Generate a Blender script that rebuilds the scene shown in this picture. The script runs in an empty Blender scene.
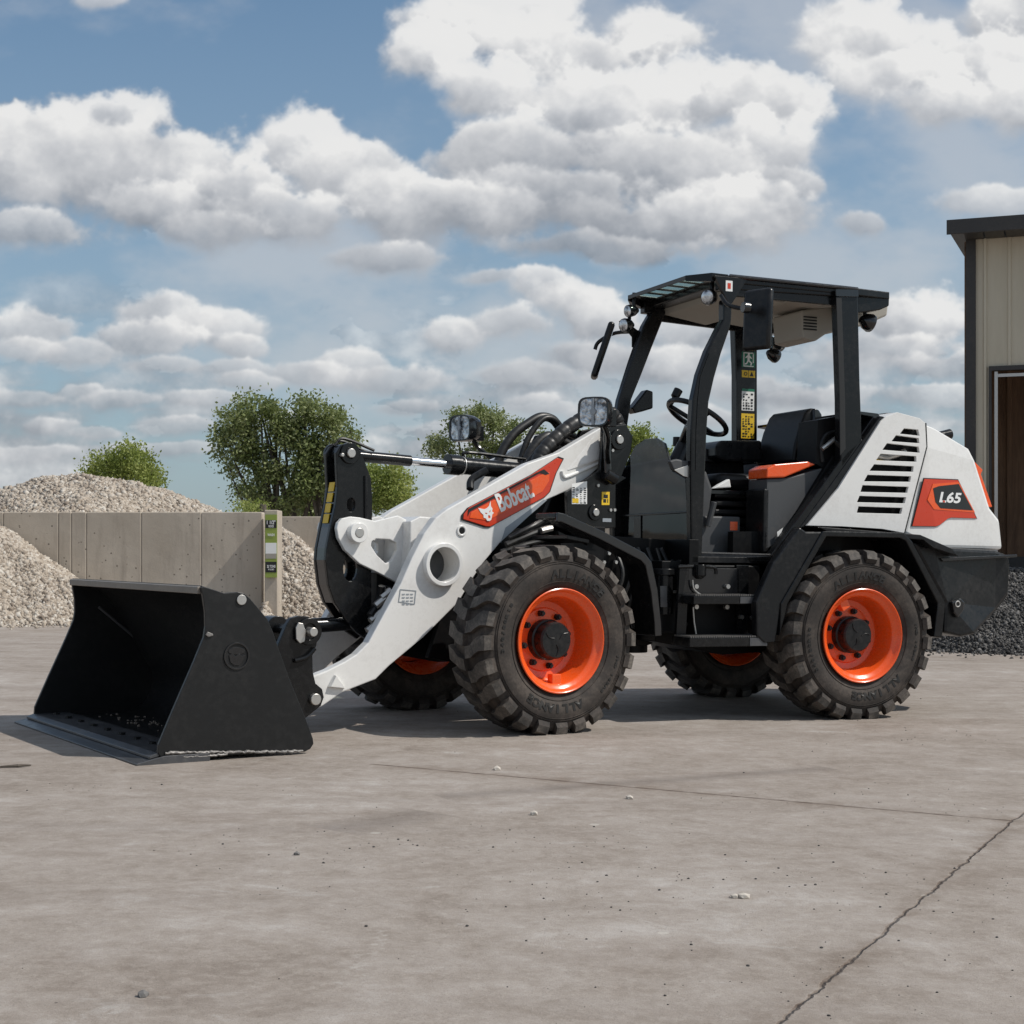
import bpy, bmesh, math, random
import numpy as np
from mathutils import Vector, Matrix
from math import sin, cos, pi, radians
random.seed(7); rng = np.random.default_rng(7)
SC = bpy.context.scene; COL = SC.collection
TILT = -.01127      # the yard falls gently to the right

# ------------------------------------------------------------------ materials
def newmat(name):
    m = bpy.data.materials.new(name); m.use_nodes = True
    nt = m.node_tree; b = nt.nodes['Principled BSDF']
    return m, nt, b
def N(nt, t, **kw):
    n = nt.nodes.new(t)
    for k, v in kw.items():
        if k.startswith('i_'):
            key = k[2:]
            key = int(key) if key.isdigit() else key.replace('_', ' ')
            n.inputs[key].default_value = v
        else: setattr(n, k, v)
    return n
def L(nt, a, b): nt.links.new(a, b)
def ramp(nt, fac, stops):
    r = N(nt, 'ShaderNodeValToRGB'); cr = r.color_ramp
    while len(cr.elements) < len(stops): cr.elements.new(.5)
    for e, (p, c) in zip(cr.elements, stops): e.position = p; e.color = c if len(c) == 4 else (*c, 1)
    L(nt, fac, r.inputs[0]); return r.outputs[0]
def mixc(nt, fac, a, b, mode='MIX'):
    m = N(nt, 'ShaderNodeMix', data_type='RGBA', blend_type=mode)
    for s, v in ((m.inputs[0], fac), (m.inputs[6], a), (m.inputs[7], b)):
        if hasattr(v, 'is_linked'): L(nt, v, s)
        else: s.default_value = v if not isinstance(v, tuple) or len(v) == 4 else (*v, 1)
    return m.outputs[2]
def mth(nt, op, a, b=None, c=None, clamp=False):
    m = N(nt, 'ShaderNodeMath', operation=op, use_clamp=clamp)
    for s, v in zip(m.inputs, (a, b, c)):
        if v is None: continue
        if hasattr(v, 'is_linked'): L(nt, v, s)
        else: s.default_value = v
    return m.outputs[0]
def vmt(nt, op, a, b=None):
    m = N(nt, 'ShaderNodeVectorMath', operation=op)
    for s, v in zip(m.inputs, (a, b)):
        if v is None: continue
        if hasattr(v, 'is_linked'): L(nt, v, s)
        else: s.default_value = v
    return m.outputs['Value' if op in ('LENGTH', 'DOT_PRODUCT', 'DISTANCE') else 'Vector']
def noise(nt, vec, scale, detail=4, rough=.55, dist=0, out=0, scl=None):
    if scl is not None:
        mp = N(nt, 'ShaderNodeMapping'); mp.inputs['Scale'].default_value = scl
        L(nt, vec, mp.inputs[0]); vec = mp.outputs[0]
    n = N(nt, 'ShaderNodeTexNoise', i_Scale=scale, i_Detail=detail, i_Roughness=rough, i_Distortion=dist)
    L(nt, vec, n.inputs['Vector']); return n.outputs[out]
def objco(nt): return N(nt, 'ShaderNodeTexCoord').outputs['Object']
def bump(nt, b, h, strength=.3, dist=.01):
    bp = N(nt, 'ShaderNodeBump', i_Strength=strength, i_Distance=dist)
    L(nt, h, bp.inputs['Height']); L(nt, bp.outputs[0], b.inputs['Normal'])

def paint(name, col, rough=.35, var=.12, dust=(.28, .24, .2), dustamt=.06, coat=0, metal=0, bumpy=.0, spec=.5):
    m, nt, b = newmat(name); co = objco(nt)
    n1 = noise(nt, co, 3.5, 5, .6); n2 = noise(nt, co, 38, 3, .6)
    c = mixc(nt, mth(nt, 'MULTIPLY_ADD', n1, 2 * var, .5 - var, clamp=True),
             tuple(x * (1 - var) for x in col), tuple(min(1, x * (1 + var)) for x in col))
    d = mth(nt, 'MULTIPLY', mth(nt, 'SUBTRACT', mth(nt, 'MULTIPLY', n1, n2), .22, clamp=True), dustamt * 12, clamp=True)
    c = mixc(nt, d, c, dust)
    L(nt, c, b.inputs['Base Color'])
    r = mth(nt, 'MULTIPLY_ADD', n2, .22, rough - .1, clamp=True)
    L(nt, mth(nt, 'ADD', r, mth(nt, 'MULTIPLY', d, .4), clamp=True), b.inputs['Roughness'])
    b.inputs['Metallic'].default_value = metal; b.inputs['Coat Weight'].default_value = coat
    b.inputs['Coat Roughness'].default_value = .12; b.inputs['Specular IOR Level'].default_value = spec
    if bumpy: bump(nt, b, noise(nt, co, 160, 2), bumpy, .002)
    return m
M = {}
M['white'] = paint('white_enamel', (.80, .79, .765), .30, .03, dustamt=.065, coat=.35)
M['black'] = paint('black_enamel', (.0075, .0078, .0085), .20, .2, (.12, .11, .10), .03, spec=.34)
M['blackg'] = paint('gloss_black_enamel', (.008, .0085, .01), .16, .1, (.1, .09, .08), .02, coat=.4)
M['bucket'] = paint('bucket_black_paint', (.0135, .0138, .0142), .34, .2, (.12, .11, .10), .025, bumpy=.05, spec=.32)
M['plastic'] = paint('charcoal_plastic', (.0085, .009, .010), .30, .15, (.14, .125, .115), .045, bumpy=.12, spec=.32)
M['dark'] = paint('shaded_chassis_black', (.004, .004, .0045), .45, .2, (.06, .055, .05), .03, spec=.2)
M['graycab'] = paint('grey_cab_trim', (.06, .063, .067), .55, .1, dustamt=.03, bumpy=.2)
M['liner'] = paint('beige_headliner', (.36, .335, .29), .8, .06, dustamt=.02, bumpy=.3)
M['orange'] = paint('orange_enamel', (.88, .105, .014), .26, .12, (.30, .2, .15), .06, coat=.3)
M['red'] = paint('red_orange_panel', (.62, .045, .012), .3, .1, (.3, .2, .15), .015, coat=.3)
M['zinc'] = paint('zinc_pin', (.55, .53, .5), .38, .1, metal=.85, dustamt=.02)
M['chrome'] = paint('chrome_rod', (.75, .75, .76), .12, .02, metal=1, dustamt=.0)
M['weld'] = paint('bright_weld_bead', (.20, .19, .18), .5, .4, metal=.4, bumpy=.9)
M['tan_edge'] = paint('tan_lit_edge', (.20, .175, .15), .5, .35, metal=.2)  # tan stands in for light catching the bucket's spill edge
M['steelw'] = paint('worn_steel_edge', (.09, .092, .098), .34, .4, (.2, .18, .16), .12, metal=.4)
M['hose'] = paint('rubber_hose', (.012, .012, .012), .42, .1, dustamt=.03)
def m_lens():
    m, nt, b = newmat('faceted_lamp_lens'); co = objco(nt); n = noise(nt, co, 22, 3, .6)
    L(nt, ramp(nt, n, [(.36, (.05, .05, .055)), (.5, (.5, .52, .55)), (.66, (.9, .91, .92))]), b.inputs['Base Color'])
    b.inputs['Metallic'].default_value = .6; b.inputs['Roughness'].default_value = .12; b.inputs['Coat Weight'].default_value = .6
    bump(nt, b, n, .5, .02); return m
M['lens'] = m_lens()
M['vinyl'] = paint('black_vinyl', (.006, .0062, .007), .38, .1, dustamt=.01, bumpy=.2, spec=.3)
M['yellow'] = paint('yellow_decal', (.80, .52, .02), .45, .05, dustamt=.02)
M['decalw'] = paint('white_decal', (.84, .84, .82), .45, .04, dustamt=.02)
M['green'] = paint('green_decal', (.01, .16, .09), .45, .05, dustamt=.02)
M['lime'] = paint('lime_decal', (.26, .33, .06), .5, .08, dustamt=.04)
M['ink'] = paint('black_ink', (.012, .012, .012), .5, .05, dustamt=.0)
M['grey'] = paint('grey_band', (.30, .33, .36), .4, .05, dustamt=.02)
M['darkmetal'] = paint('dark_brown_trim', (.035, .032, .030), .5, .1, dustamt=.03)

def m_rubber():
    m, nt, b = newmat('dusty_tyre_rubber'); co = objco(nt)
    n1 = noise(nt, co, 5, 6, .65); n2 = noise(nt, co, 60, 4, .7); n3 = noise(nt, co, 14, 4, .6)
    s = mth(nt, 'ADD', mth(nt, 'MULTIPLY', n1, .55), mth(nt, 'ADD', mth(nt, 'MULTIPLY', n2, .2), mth(nt, 'MULTIPLY', n3, .25)))
    c = ramp(nt, s, [(.36, (.018, .016, .0145)), (.50, (.044, .036, .031)), (.64, (.105, .085, .070))])
    L(nt, c, b.inputs['Base Color']); b.inputs['Roughness'].default_value = .72
    b.inputs['Specular IOR Level'].default_value = .35
    bump(nt, b, n2, .35, .004); return m
M['rubber'] = m_rubber()
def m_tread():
    m, nt, b = newmat('dusty_worn_sunlit_tread'); co = objco(nt)  # lug tops: dust, plus sunlight on the tread painted in as lighter colour
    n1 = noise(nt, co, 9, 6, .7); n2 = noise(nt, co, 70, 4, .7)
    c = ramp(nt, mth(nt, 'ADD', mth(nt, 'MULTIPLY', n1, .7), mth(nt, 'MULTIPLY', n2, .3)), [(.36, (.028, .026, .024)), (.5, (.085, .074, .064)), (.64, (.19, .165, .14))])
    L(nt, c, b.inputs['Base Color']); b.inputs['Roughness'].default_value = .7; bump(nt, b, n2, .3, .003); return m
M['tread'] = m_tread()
M['letter'] = paint('moulded_black_letter', (.012, .011, .010), .55, .1, dustamt=.03)
def m_glass():
    m, nt, b = newmat('tinted_dark_screen')
    b.inputs['Base Color'].default_value = (.006, .0065, .007, 1); b.inputs['Roughness'].default_value = .04
    b.inputs['Specular IOR Level'].default_value = .65; b.inputs['Coat Weight'].default_value = .3
    b.inputs['Coat Roughness'].default_value = .03
    bump(nt, b, noise(nt, objco(nt), 2.2, 2), .08, .02)
    t = N(nt, 'ShaderNodeBsdfTransparent'); t.inputs[0].default_value = (.42, .44, .46, 1); mx = N(nt, 'ShaderNodeMixShader', i_0=.42)
    L(nt, b.outputs[0], mx.inputs[1]); L(nt, t.outputs[0], mx.inputs[2]); L(nt, mx.outputs[0], nt.nodes['Material Output'].inputs[0]); return m
M['screen'] = m_glass()
def m_visor():
    m, nt, b = newmat('tinted_visor_pane'); t = N(nt, 'ShaderNodeBsdfTransparent'); t.inputs[0].default_value = (.78, .86, .82, 1)
    b.inputs['Roughness'].default_value = .1; b.inputs['Base Color'].default_value = (.5, .6, .56, 1)
    mx = N(nt, 'ShaderNodeMixShader'); L(nt, mth(nt, 'MULTIPLY_ADD', noise(nt, objco(nt), 12), .1, .2), mx.inputs[0]); L(nt, t.outputs[0], mx.inputs[1]); L(nt, b.outputs[0], mx.inputs[2])
    L(nt, mx.outputs[0], nt.nodes['Material Output'].inputs[0]); return m
M['visor'] = m_visor()
def m_mirror():
    m, nt, b = newmat('mirror_glass'); b.inputs['Metallic'].default_value = 1
    b.inputs['Base Color'].default_value = (.8, .82, .84, 1); b.inputs['Roughness'].default_value = .03
    L(nt, ramp(nt, noise(nt, objco(nt), 20), [(0, (.02,) * 3), (1, (.06,) * 3)]), b.inputs['Roughness']); return m
M['mirror'] = m_mirror()

def m_concrete_yard():
    m, nt, b = newmat('worn_yard_concrete'); co = N(nt, 'ShaderNodeNewGeometry').outputs['Position']
    sep = N(nt, 'ShaderNodeSeparateXYZ'); L(nt, co, sep.inputs[0]); X, Y = sep.outputs[0], sep.outputs[1]
    big = noise(nt, co, .35, 6, .6); mid = noise(nt, co, 2.3, 9, .72, .6); fin2 = noise(nt, co, 8, 8, .78, .3)
    stre = noise(nt, co, .9, 9, .72, 1.2, scl=(.6, 1.3, 1)); fine = noise(nt, co, 34, 6, .8); grit = noise(nt, co, 190, 4, .85)
    s = mth(nt, 'ADD', mth(nt, 'MULTIPLY', big, .22), mth(nt, 'ADD', mth(nt, 'MULTIPLY', mid, .24), mth(nt, 'ADD', mth(nt, 'MULTIPLY', stre, .24), mth(nt, 'MULTIPLY', fin2, .30))))
    c = ramp(nt, s, [(.38, (.190, .155, .128)), (.46, (.275, .234, .200)), (.53, (.348, .306, .272)), (.61, (.47, .437, .408))])
    c = mixc(nt, mth(nt, 'MULTIPLY', mth(nt, 'SUBTRACT', fine, .47, clamp=True), 2.4, clamp=True), c, (.43, .385, .34))
    c = mixc(nt, mth(nt, 'MULTIPLY', mth(nt, 'SUBTRACT', .46, grit, clamp=True), 2.6, clamp=True), c, (.12, .10, .088))
    # pale scuffs
    sc = mth(nt, 'MULTIPLY', mth(nt, 'SUBTRACT', noise(nt, co, 2.1, 9, .78, .9, scl=(.8, 1.6, 1)), .60, clamp=True), 9, clamp=True)
    c = mixc(nt, mth(nt, 'MULTIPLY', sc, .6), c, (.50, .475, .45))
    # brown dirt
    dt = mth(nt, 'MULTIPLY', mth(nt, 'SUBTRACT', noise(nt, co, .9, 8, .7, .8, scl=(.6, 1.5, 1)), .56, clamp=True), 8, clamp=True)
    c = mixc(nt, mth(nt, 'MULTIPLY', dt, .45), c, (.17, .128, .098))
    sa = noise(nt, co, 300, 2, .9); c = mixc(nt, mth(nt, 'MULTIPLY', mth(nt, 'SUBTRACT', sa, .56, clamp=True), 4, clamp=True), c, (.09, .075, .062))
    oil = mth(nt, 'MULTIPLY', mth(nt, 'SUBTRACT', noise(nt, co, 1.35, 5, .6, .2), .645, clamp=True), 9, clamp=True)
    c = mixc(nt, mth(nt, 'MULTIPLY', oil, .45), c, (.11, .092, .08))
    # small dark specks
    v = N(nt, 'ShaderNodeTexVoronoi', i_Scale=7.0); L(nt, co, v.inputs['Vector'])
    sp = mth(nt, 'MULTIPLY', mth(nt, 'LESS_THAN', v.outputs['Distance'], .032), mth(nt, 'GREATER_THAN', noise(nt, co, 1.3, 4), .53))
    c = mixc(nt, mth(nt, 'MULTIPLY', sp, .75), c, (.05, .042, .036))
    v2 = N(nt, 'ShaderNodeTexVoronoi', i_Scale=3.1); L(nt, co, v2.inputs['Vector'])
    sp2 = mth(nt, 'MULTIPLY', mth(nt, 'LESS_THAN', v2.outputs['Distance'], .05), mth(nt, 'GREATER_THAN', noise(nt, co, .8, 4), .5))
    c = mixc(nt, mth(nt, 'MULTIPLY', sp2, .6), c, (.5, .47, .42))
    # tyre-dragged dark bands
    def line(p0, p1, w, wob=.0, wobs=3):
        dx, dy = p1[0] - p0[0], p1[1] - p0[1]; l = math.hypot(dx, dy); nx, ny = -dy / l, dx / l
        d = mth(nt, 'ADD', mth(nt, 'MULTIPLY', X, nx), mth(nt, 'MULTIPLY_ADD', Y, ny, -(p0[0] * nx + p0[1] * ny)))
        if wob: d = mth(nt, 'ADD', d, mth(nt, 'MULTIPLY', mth(nt, 'SUBTRACT', noise(nt, co, wobs, 4, .7), .5), wob))
        d = mth(nt, 'ABSOLUTE', d)
        t = mth(nt, 'ADD', mth(nt, 'MULTIPLY', X, dx / l / l), mth(nt, 'MULTIPLY_ADD', Y, dy / l / l, -(p0[0] * dx + p0[1] * dy) / l / l))
        inside = mth(nt, 'MULTIPLY', mth(nt, 'GREATER_THAN', t, 0), mth(nt, 'LESS_THAN', t, 1))
        f = mth(nt, 'SUBTRACT', 1, mth(nt, 'DIVIDE', d, w), clamp=True)
        return mth(nt, 'MULTIPLY', f, inside)
    g = [(-0.606, 6.397), (1.72, 5.161), (2.664, 6.797), (0.478, 2.832), (-0.266, 5.538), (1.364, 6.434), (-0.762, 5.39), (0.941, 6.787)]
    bands = [line(g[4], g[5], .11, .06), line([(-0.588, 4.846)][0], [(-0.285, 5.21)][0], .16, .1)]
    for bd in bands: c = mixc(nt, mth(nt, 'MULTIPLY', bd, .42), c, (.12, .10, .088))
    tr = mth(nt, 'MULTIPLY', mth(nt, 'SUBTRACT', noise(nt, co, 1.0, 3, .5, .3, scl=(.18, 3.2, 1)), .55, clamp=True), 3, clamp=True)
    c = mixc(nt, mth(nt, 'MULTIPLY', tr, .3), c, (.14, .115, .10))
    # slab joints and a chalky scrape
    j1 = line(g[0], g[1], .012, .012, 8); j2 = line(g[1], [(0.473, 2.802)][0], .0065, .045, 7); j3 = line(g[1], [(3.427, 8.056)][0], .007, .045, 7)
    ch = line([(-0.301, 3.557)][0], [(-0.345, 3.097)][0], .05, .06, 9)
    jj = mth(nt, 'MAXIMUM', mth(nt, 'MAXIMUM', j1, j2), j3)
    jm = mth(nt, 'MULTIPLY', mth(nt, 'MULTIPLY', jj, 2.2, clamp=True), mth(nt, 'MULTIPLY_ADD', noise(nt, co, 11, 5, .75), 3.2, -.95, clamp=True))
    c = mixc(nt, mth(nt, 'MULTIPLY', mth(nt, 'MULTIPLY', ch, 1.6, clamp=True), mth(nt, 'MULTIPLY_ADD', noise(nt, co, 22, 6, .8), 3, -1.45, clamp=True)), c, (.50, .47, .435))
    hal = mth(nt, 'MAXIMUM', line(g[1], [(0.473, 2.802)][0], .09, .08, 5), line(g[0], g[1], .10, .08, 4))
    c = mixc(nt, mth(nt, 'MULTIPLY', hal, mth(nt, 'MULTIPLY_ADD', noise(nt, co, 6, 7, .8), 3, -1.2, clamp=True)), c, (.16, .12, .09))
    c = mixc(nt, mth(nt, 'MULTIPLY', jm, .85), c, (.075, .05, .036))
    L(nt, c, b.inputs['Base Color'])
    L(nt, mth(nt, 'MULTIPLY_ADD', s, -.3, .98), b.inputs['Roughness'])
    b.inputs['Specular IOR Level'].default_value = .3
    h = mth(nt, 'ADD', mth(nt, 'MULTIPLY', fine, .5), mth(nt, 'MULTIPLY_ADD', grit, .3, mth(nt, 'MULTIPLY', mid, 1.2)))
    h = mth(nt, 'SUBTRACT', h, mth(nt, 'MULTIPLY', jj, 1.5))
    bump(nt, b, h, .75, .006); return m
M['yard'] = m_concrete_yard()
def m_wall():
    m, nt, b = newmat('cast_concrete_wall'); co = objco(nt)
    n1 = noise(nt, co, .9, 6, .6); n2 = noise(nt, co, 9, 6, .7)
    c = ramp(nt, n1, [(.3, (.40, .345, .28)), (.7, (.55, .485, .405))])
    v = N(nt, 'ShaderNodeTexVoronoi', i_Scale=11); L(nt, co, v.inputs['Vector'])
    pit = mth(nt, 'MULTIPLY', mth(nt, 'LESS_THAN', v.outputs['Distance'], .13), mth(nt, 'GREATER_THAN', n1, .44))
    pit = mth(nt, 'MULTIPLY', pit, mth(nt, 'GREATER_THAN', n2, .44))
    c = mixc(nt, mth(nt, 'MULTIPLY', pit, .8), c, (.10, .085, .07))
    st = noise(nt, co, 2.0, 5, .7, scl=(2.5, 2.5, .35))
    c = mixc(nt, mth(nt, 'MULTIPLY', mth(nt, 'SUBTRACT', st, .5, clamp=True), 2.2, clamp=True), c, (.24, .20, .165))
    L(nt, c, b.inputs['Base Color']); b.inputs['Roughness'].default_value = .9
    bump(nt, b, mth(nt, 'SUBTRACT', n2, pit), .4, .01); return m
M['wall'] = m_wall()
def m_stone(name, cols, sc=1):
    m, nt, b = newmat(name); co = objco(nt)
    a = N(nt, 'ShaderNodeAttribute', attribute_name='tone'); n = noise(nt, co, 25 * sc, 3, .7)
    f = mth(nt, 'MULTIPLY_ADD', n, .3, mth(nt, 'MULTIPLY_ADD', a.outputs['Fac'], .85, -.08), clamp=True)
    L(nt, ramp(nt, f, [(i / (len(cols) - 1), c) for i, c in enumerate(cols)]), b.inputs['Base Color'])
    b.inputs['Roughness'].default_value = .85; bump(nt, b, n, .4, .01); return m
M['gravel'] = m_stone('limestone_gravel', [(.16, .125, .10), (.33, .275, .22), (.42, .36, .295), (.47, .42, .36), (.60, .56, .50)])
M['coal'] = m_stone('dark_gravel', [(.025, .024, .023), (.06, .057, .054), (.10, .095, .09), (.22, .21, .20)])
def m_siding():
    m, nt, b = newmat('tan_steel_siding'); co = objco(nt)
    n = noise(nt, co, 1.4, 5, .6, scl=(3, 3, .4))
    L(nt, ramp(nt, n, [(.3, (.49, .435, .325)), (.7, (.60, .54, .425))]), b.inputs['Base Color'])
    b.inputs['Roughness'].default_value = .5; return m
M['siding'] = m_siding()
def m_wood():
    m, nt, b = newmat('brown_plank_wall'); co = objco(nt)
    n = noise(nt, co, 3, 6, .7, 1, scl=(6, 6, .5)); n2 = noise(nt, co, 1.2, 4)
    c = ramp(nt, n, [(.3, (.14, .08, .05)), (.7, (.34, .21, .13))])
    L(nt, mixc(nt, n2, c, (.1, .06, .04)), b.inputs['Base Color']); b.inputs['Roughness'].default_value = .8; return m
M['wood'] = m_wood()
def m_bark():
    m, nt, b = newmat('tree_bark'); n = noise(nt, objco(nt), 3, 5, .7, scl=(4, 4, .8))
    L(nt, ramp(nt, n, [(.3, (.05, .04, .03)), (.7, (.13, .11, .09))]), b.inputs['Base Color'])
    b.inputs['Roughness'].default_value = .9; return m
M['bark'] = m_bark()
def m_leaf(name, c0, c1, c2):
    m, nt, b = newmat(name)
    a = N(nt, 'ShaderNodeAttribute', attribute_name='tone')
    c = ramp(nt, a.outputs['Fac'], [(0, c0), (.5, c1), (1, c2)])
    L(nt, c, b.inputs['Base Color']); b.inputs['Roughness'].default_value = .55
    b.inputs['Specular IOR Level'].default_value = .4
    t = N(nt, 'ShaderNodeBsdfTranslucent'); L(nt, c, t.inputs[0])
    mx = N(nt, 'ShaderNodeMixShader', i_0=.38); out = nt.nodes['Material Output']
    L(nt, b.outputs[0], mx.inputs[1]); L(nt, t.outputs[0], mx.inputs[2]); L(nt, mx.outputs[0], out.inputs[0]); return m
M['leaf'] = m_leaf('cottonwood_leaves', (.08, .115, .03), (.19, .23, .075), (.42, .45, .24))
M['leafy'] = m_leaf('bright_leaves', (.10, .14, .025), (.23, .28, .06), (.42, .45, .15))

# ------------------------------------------------------------------ mesh helpers
def bm_plate(outer, y0, y1, holes=(), bm=None):
    """flat plate in the local x-z plane between y0 and y1, with holes"""
    bm = bm or bmesh.new(); loops = [outer] + list(holes)
    tmp = bmesh.new(); es = []
    for lp in loops:
        vs = [tmp.verts.new((x, 0, z)) for x, z in lp]
        for i in range(len(vs)): es.append(tmp.edges.new((vs[i], vs[(i + 1) % len(vs)])))
    bmesh.ops.triangle_fill(tmp, edges=es, use_beauty=True, normal=(0, -1, 0))
    tmp.verts.index_update()
    base = [v.co.copy() for v in tmp.verts]; idx = {v: i for i, v in enumerate(tmp.verts)}
    fr = [bm.verts.new((c.x, y0, c.z)) for c in base]; bk = [bm.verts.new((c.x, y1, c.z)) for c in base]
    for f in tmp.faces:
        ii = [idx[v] for v in f.verts]
        bm.faces.new([fr[i] for i in ii]); bm.faces.new([bk[i] for i in reversed(ii)])
    for e in tmp.edges:
        if len(e.link_faces) == 1:
            i, j = idx[e.verts[0]], idx[e.verts[1]]
            bm.faces.new((fr[i], fr[j], bk[j], bk[i]))
    tmp.free(); bmesh.ops.recalc_face_normals(bm, faces=bm.faces[:])
    return bm
def bm_box(x0, x1, y0, y1, z0, z1, bm=None):
    bm = bm or bmesh.new()
    v = [bm.verts.new(p) for p in ((x0, y0, z0), (x1, y0, z0), (x1, y1, z0), (x0, y1, z0), (x0, y0, z1), (x1, y0, z1), (x1, y1, z1), (x0, y1, z1))]
    for f in ((0, 3, 2, 1), (4, 5, 6, 7), (0, 1, 5, 4), (1, 2, 6, 5), (2, 3, 7, 6), (3, 0, 4, 7)): bm.faces.new([v[i] for i in f])
    bmesh.ops.recalc_face_normals(bm, faces=bm.faces[:]); return bm
def bm_hexa(pts8, bm=None):
    bm = bm or bmesh.new(); v = [bm.verts.new(p) for p in pts8]
    for f in ((0, 3, 2, 1), (4, 5, 6, 7), (0, 1, 5, 4), (1, 2, 6, 5), (2, 3, 7, 6), (3, 0, 4, 7)): bm.faces.new([v[i] for i in f])
    bmesh.ops.recalc_face_normals(bm, faces=bm.faces[:]); return bm
def frame_at(d):
    d = Vector(d).normalized(); up = Vector((0, 0, 1)) if abs(d.z) < .95 else Vector((0, 1, 0))
    a = d.cross(up).normalized(); return a, a.cross(d).normalized()
def bm_tube(pts, r, seg=14, bm=None, cap=True, squash=1):
    bm = bm or bmesh.new(); pts = [Vector(p) for p in pts]; n = len(pts)
    rs = r if isinstance(r, (list, tuple)) else [r] * n; rings = []
    a = None
    for i, p in enumerate(pts):
        d = (pts[min(i + 1, n - 1)] - pts[max(i - 1, 0)]).normalized()
        if a is None: a, b = frame_at(d)
        else:
            a = (a - d * a.dot(d)).normalized(); b = a.cross(d)
        rings.append([bm.verts.new(p + (a * cos(2 * pi * k / seg) + b * sin(2 * pi * k / seg) * squash) * rs[i]) for k in range(seg)])
    for i in range(n - 1):
        for k in range(seg): bm.faces.new((rings[i][k], rings[i][(k + 1) % seg], rings[i + 1][(k + 1) % seg], rings[i + 1][k]))
    if cap:
        bm.faces.new(rings[0][::-1]); bm.faces.new(rings[-1])
    bmesh.ops.recalc_face_normals(bm, faces=bm.faces[:]); return bm
def cyl_y(x, z, y0, y1, r, seg=28, bm=None): return bm_tube([(x, y0, z), (x, y1, z)], r, seg, bm)
def bm_ring(x, z, y0, y1, r0, r1, seg=36, bm=None, rz=1):
    o = [(x + r1 * cos(2 * pi * k / seg), z + rz * r1 * sin(2 * pi * k / seg)) for k in range(seg)]
    i = [(x + r0 * cos(2 * pi * k / seg), z + rz * r0 * sin(2 * pi * k / seg)) for k in range(seg)]
    bm = bm or bmesh.new()
    V = [[bm.verts.new((p[0], y, p[1])) for p in lp] for lp in (o, i) for y in (y0, y1)]
    for k in range(seg):
        j = (k + 1) % seg
        bm.faces.new((V[0][k], V[0][j], V[1][j], V[1][k])); bm.faces.new((V[2][k], V[3][k], V[3][j], V[2][j]))
        bm.faces.new((V[0][k], V[2][k], V[2][j], V[0][j])); bm.faces.new((V[1][k], V[1][j], V[3][j], V[3][k]))
    bmesh.ops.recalc_face_normals(bm, faces=bm.faces[:]); return bm
def circ(x, z, r, n=20, rz=None): return [(x + r * cos(2 * pi * k / n), z + (rz or r) * sin(2 * pi * k / n)) for k in range(n)]
def lathe_y(prof, seg=64, bm=None, closed=False):
    """prof: (radius, y)"""
    bm = bm or bmesh.new(); rings = []
    for r, y in prof: rings.append([bm.verts.new((r * cos(2 * pi * k / seg), y, r * sin(2 * pi * k / seg))) for k in range(seg)])
    m = len(prof)
    for i in range(m if closed else m - 1):
        A, B = rings[i], rings[(i + 1) % m]
        for k in range(seg): bm.faces.new((A[k], A[(k + 1) % seg], B[(k + 1) % seg], B[k]))
    bmesh.ops.recalc_face_normals(bm, faces=bm.faces[:]); return bm
def inset(poly, d):
    c = (sum(p[0] for p in poly) / len(poly), sum(p[1] for p in poly) / len(poly))
    return [(p[0] + (c[0] - p[0]) * d, p[1] + (c[1] - p[1]) * d) for p in poly]
def smooth_path(pts, n=6):
    P_ = [Vector(p) for p in pts]; out = []
    for i in range(len(P_) - 1):
        p0, p1, p2, p3 = P_[max(i - 1, 0)], P_[i], P_[i + 1], P_[min(i + 2, len(P_) - 1)]
        for k in range(n):
            t = k / n
            out.append(.5 * ((2 * p1) + (p2 - p0) * t + (2 * p0 - 5 * p1 + 4 * p2 - p3) * t * t + (3 * p1 - p0 - 3 * p2 + p3) * t ** 3))
    out.append(P_[-1]); return out
def ribbon(left, right): return list(left) + list(reversed(right))

def tag(o, label=None, cat=None, group=None, kind=None):
    if label: o['label'] = label
    if cat: o['category'] = cat
    if group: o['group'] = group
    if kind: o['kind'] = kind
    return o
def frame_matrix(X, Y, p):
    n = Vector((-TILT, 0, 1)).normalized(); e = Vector((cos(p), sin(p), TILT * cos(p))).normalized(); y = n.cross(e)
    m = Matrix((e, y, n)).transposed().to_4x4(); m.translation = Vector((X, Y, TILT * X)); return m
FM = frame_matrix(-.22417, 8.2553, .58906); RM = frame_matrix(1.64485, 9.21635, .3947)
loader = bpy.data.objects.new('wheel_loader', None); COL.objects.link(loader); loader.matrix_world = FM
tag(loader, 'white and orange articulated wheel loader with black front bucket parked on the concrete yard', 'wheel loader')
REL = {'F': Matrix.Identity(4), 'R': FM.inverted() @ RM}

def finish(name, bm, mat, parent, mtx=None, bev=0, smooth=False, ang=35):
    me = bpy.data.meshes.new(name); bm.to_mesh(me); bm.free()
    me.materials.append(mat if not isinstance(mat, str) else M[mat])
    o = bpy.data.objects.new(name, me); COL.objects.link(o)
    if parent: o.parent = parent
    if mtx is not None: o.matrix_local = mtx
    if smooth:
        for p in me.polygons: p.use_smooth = True
        try: me.set_sharp_from_angle(angle=radians(ang))
        except Exception: pass
    if bev:
        md = o.modifiers.new('bevel', 'BEVEL'); md.width = bev; md.segments = 2; md.limit_method = 'ANGLE'; md.angle_limit = radians(38); md.harden_normals = False
    return o
def P(name, bm, mat, parent=None, fr='F', bev=.003, smooth=False):
    if parent is None: return finish(name, bm, mat, loader, REL[fr].copy(), bev, smooth)
    return finish(name, bm, mat, parent, None, bev, smooth)

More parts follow.
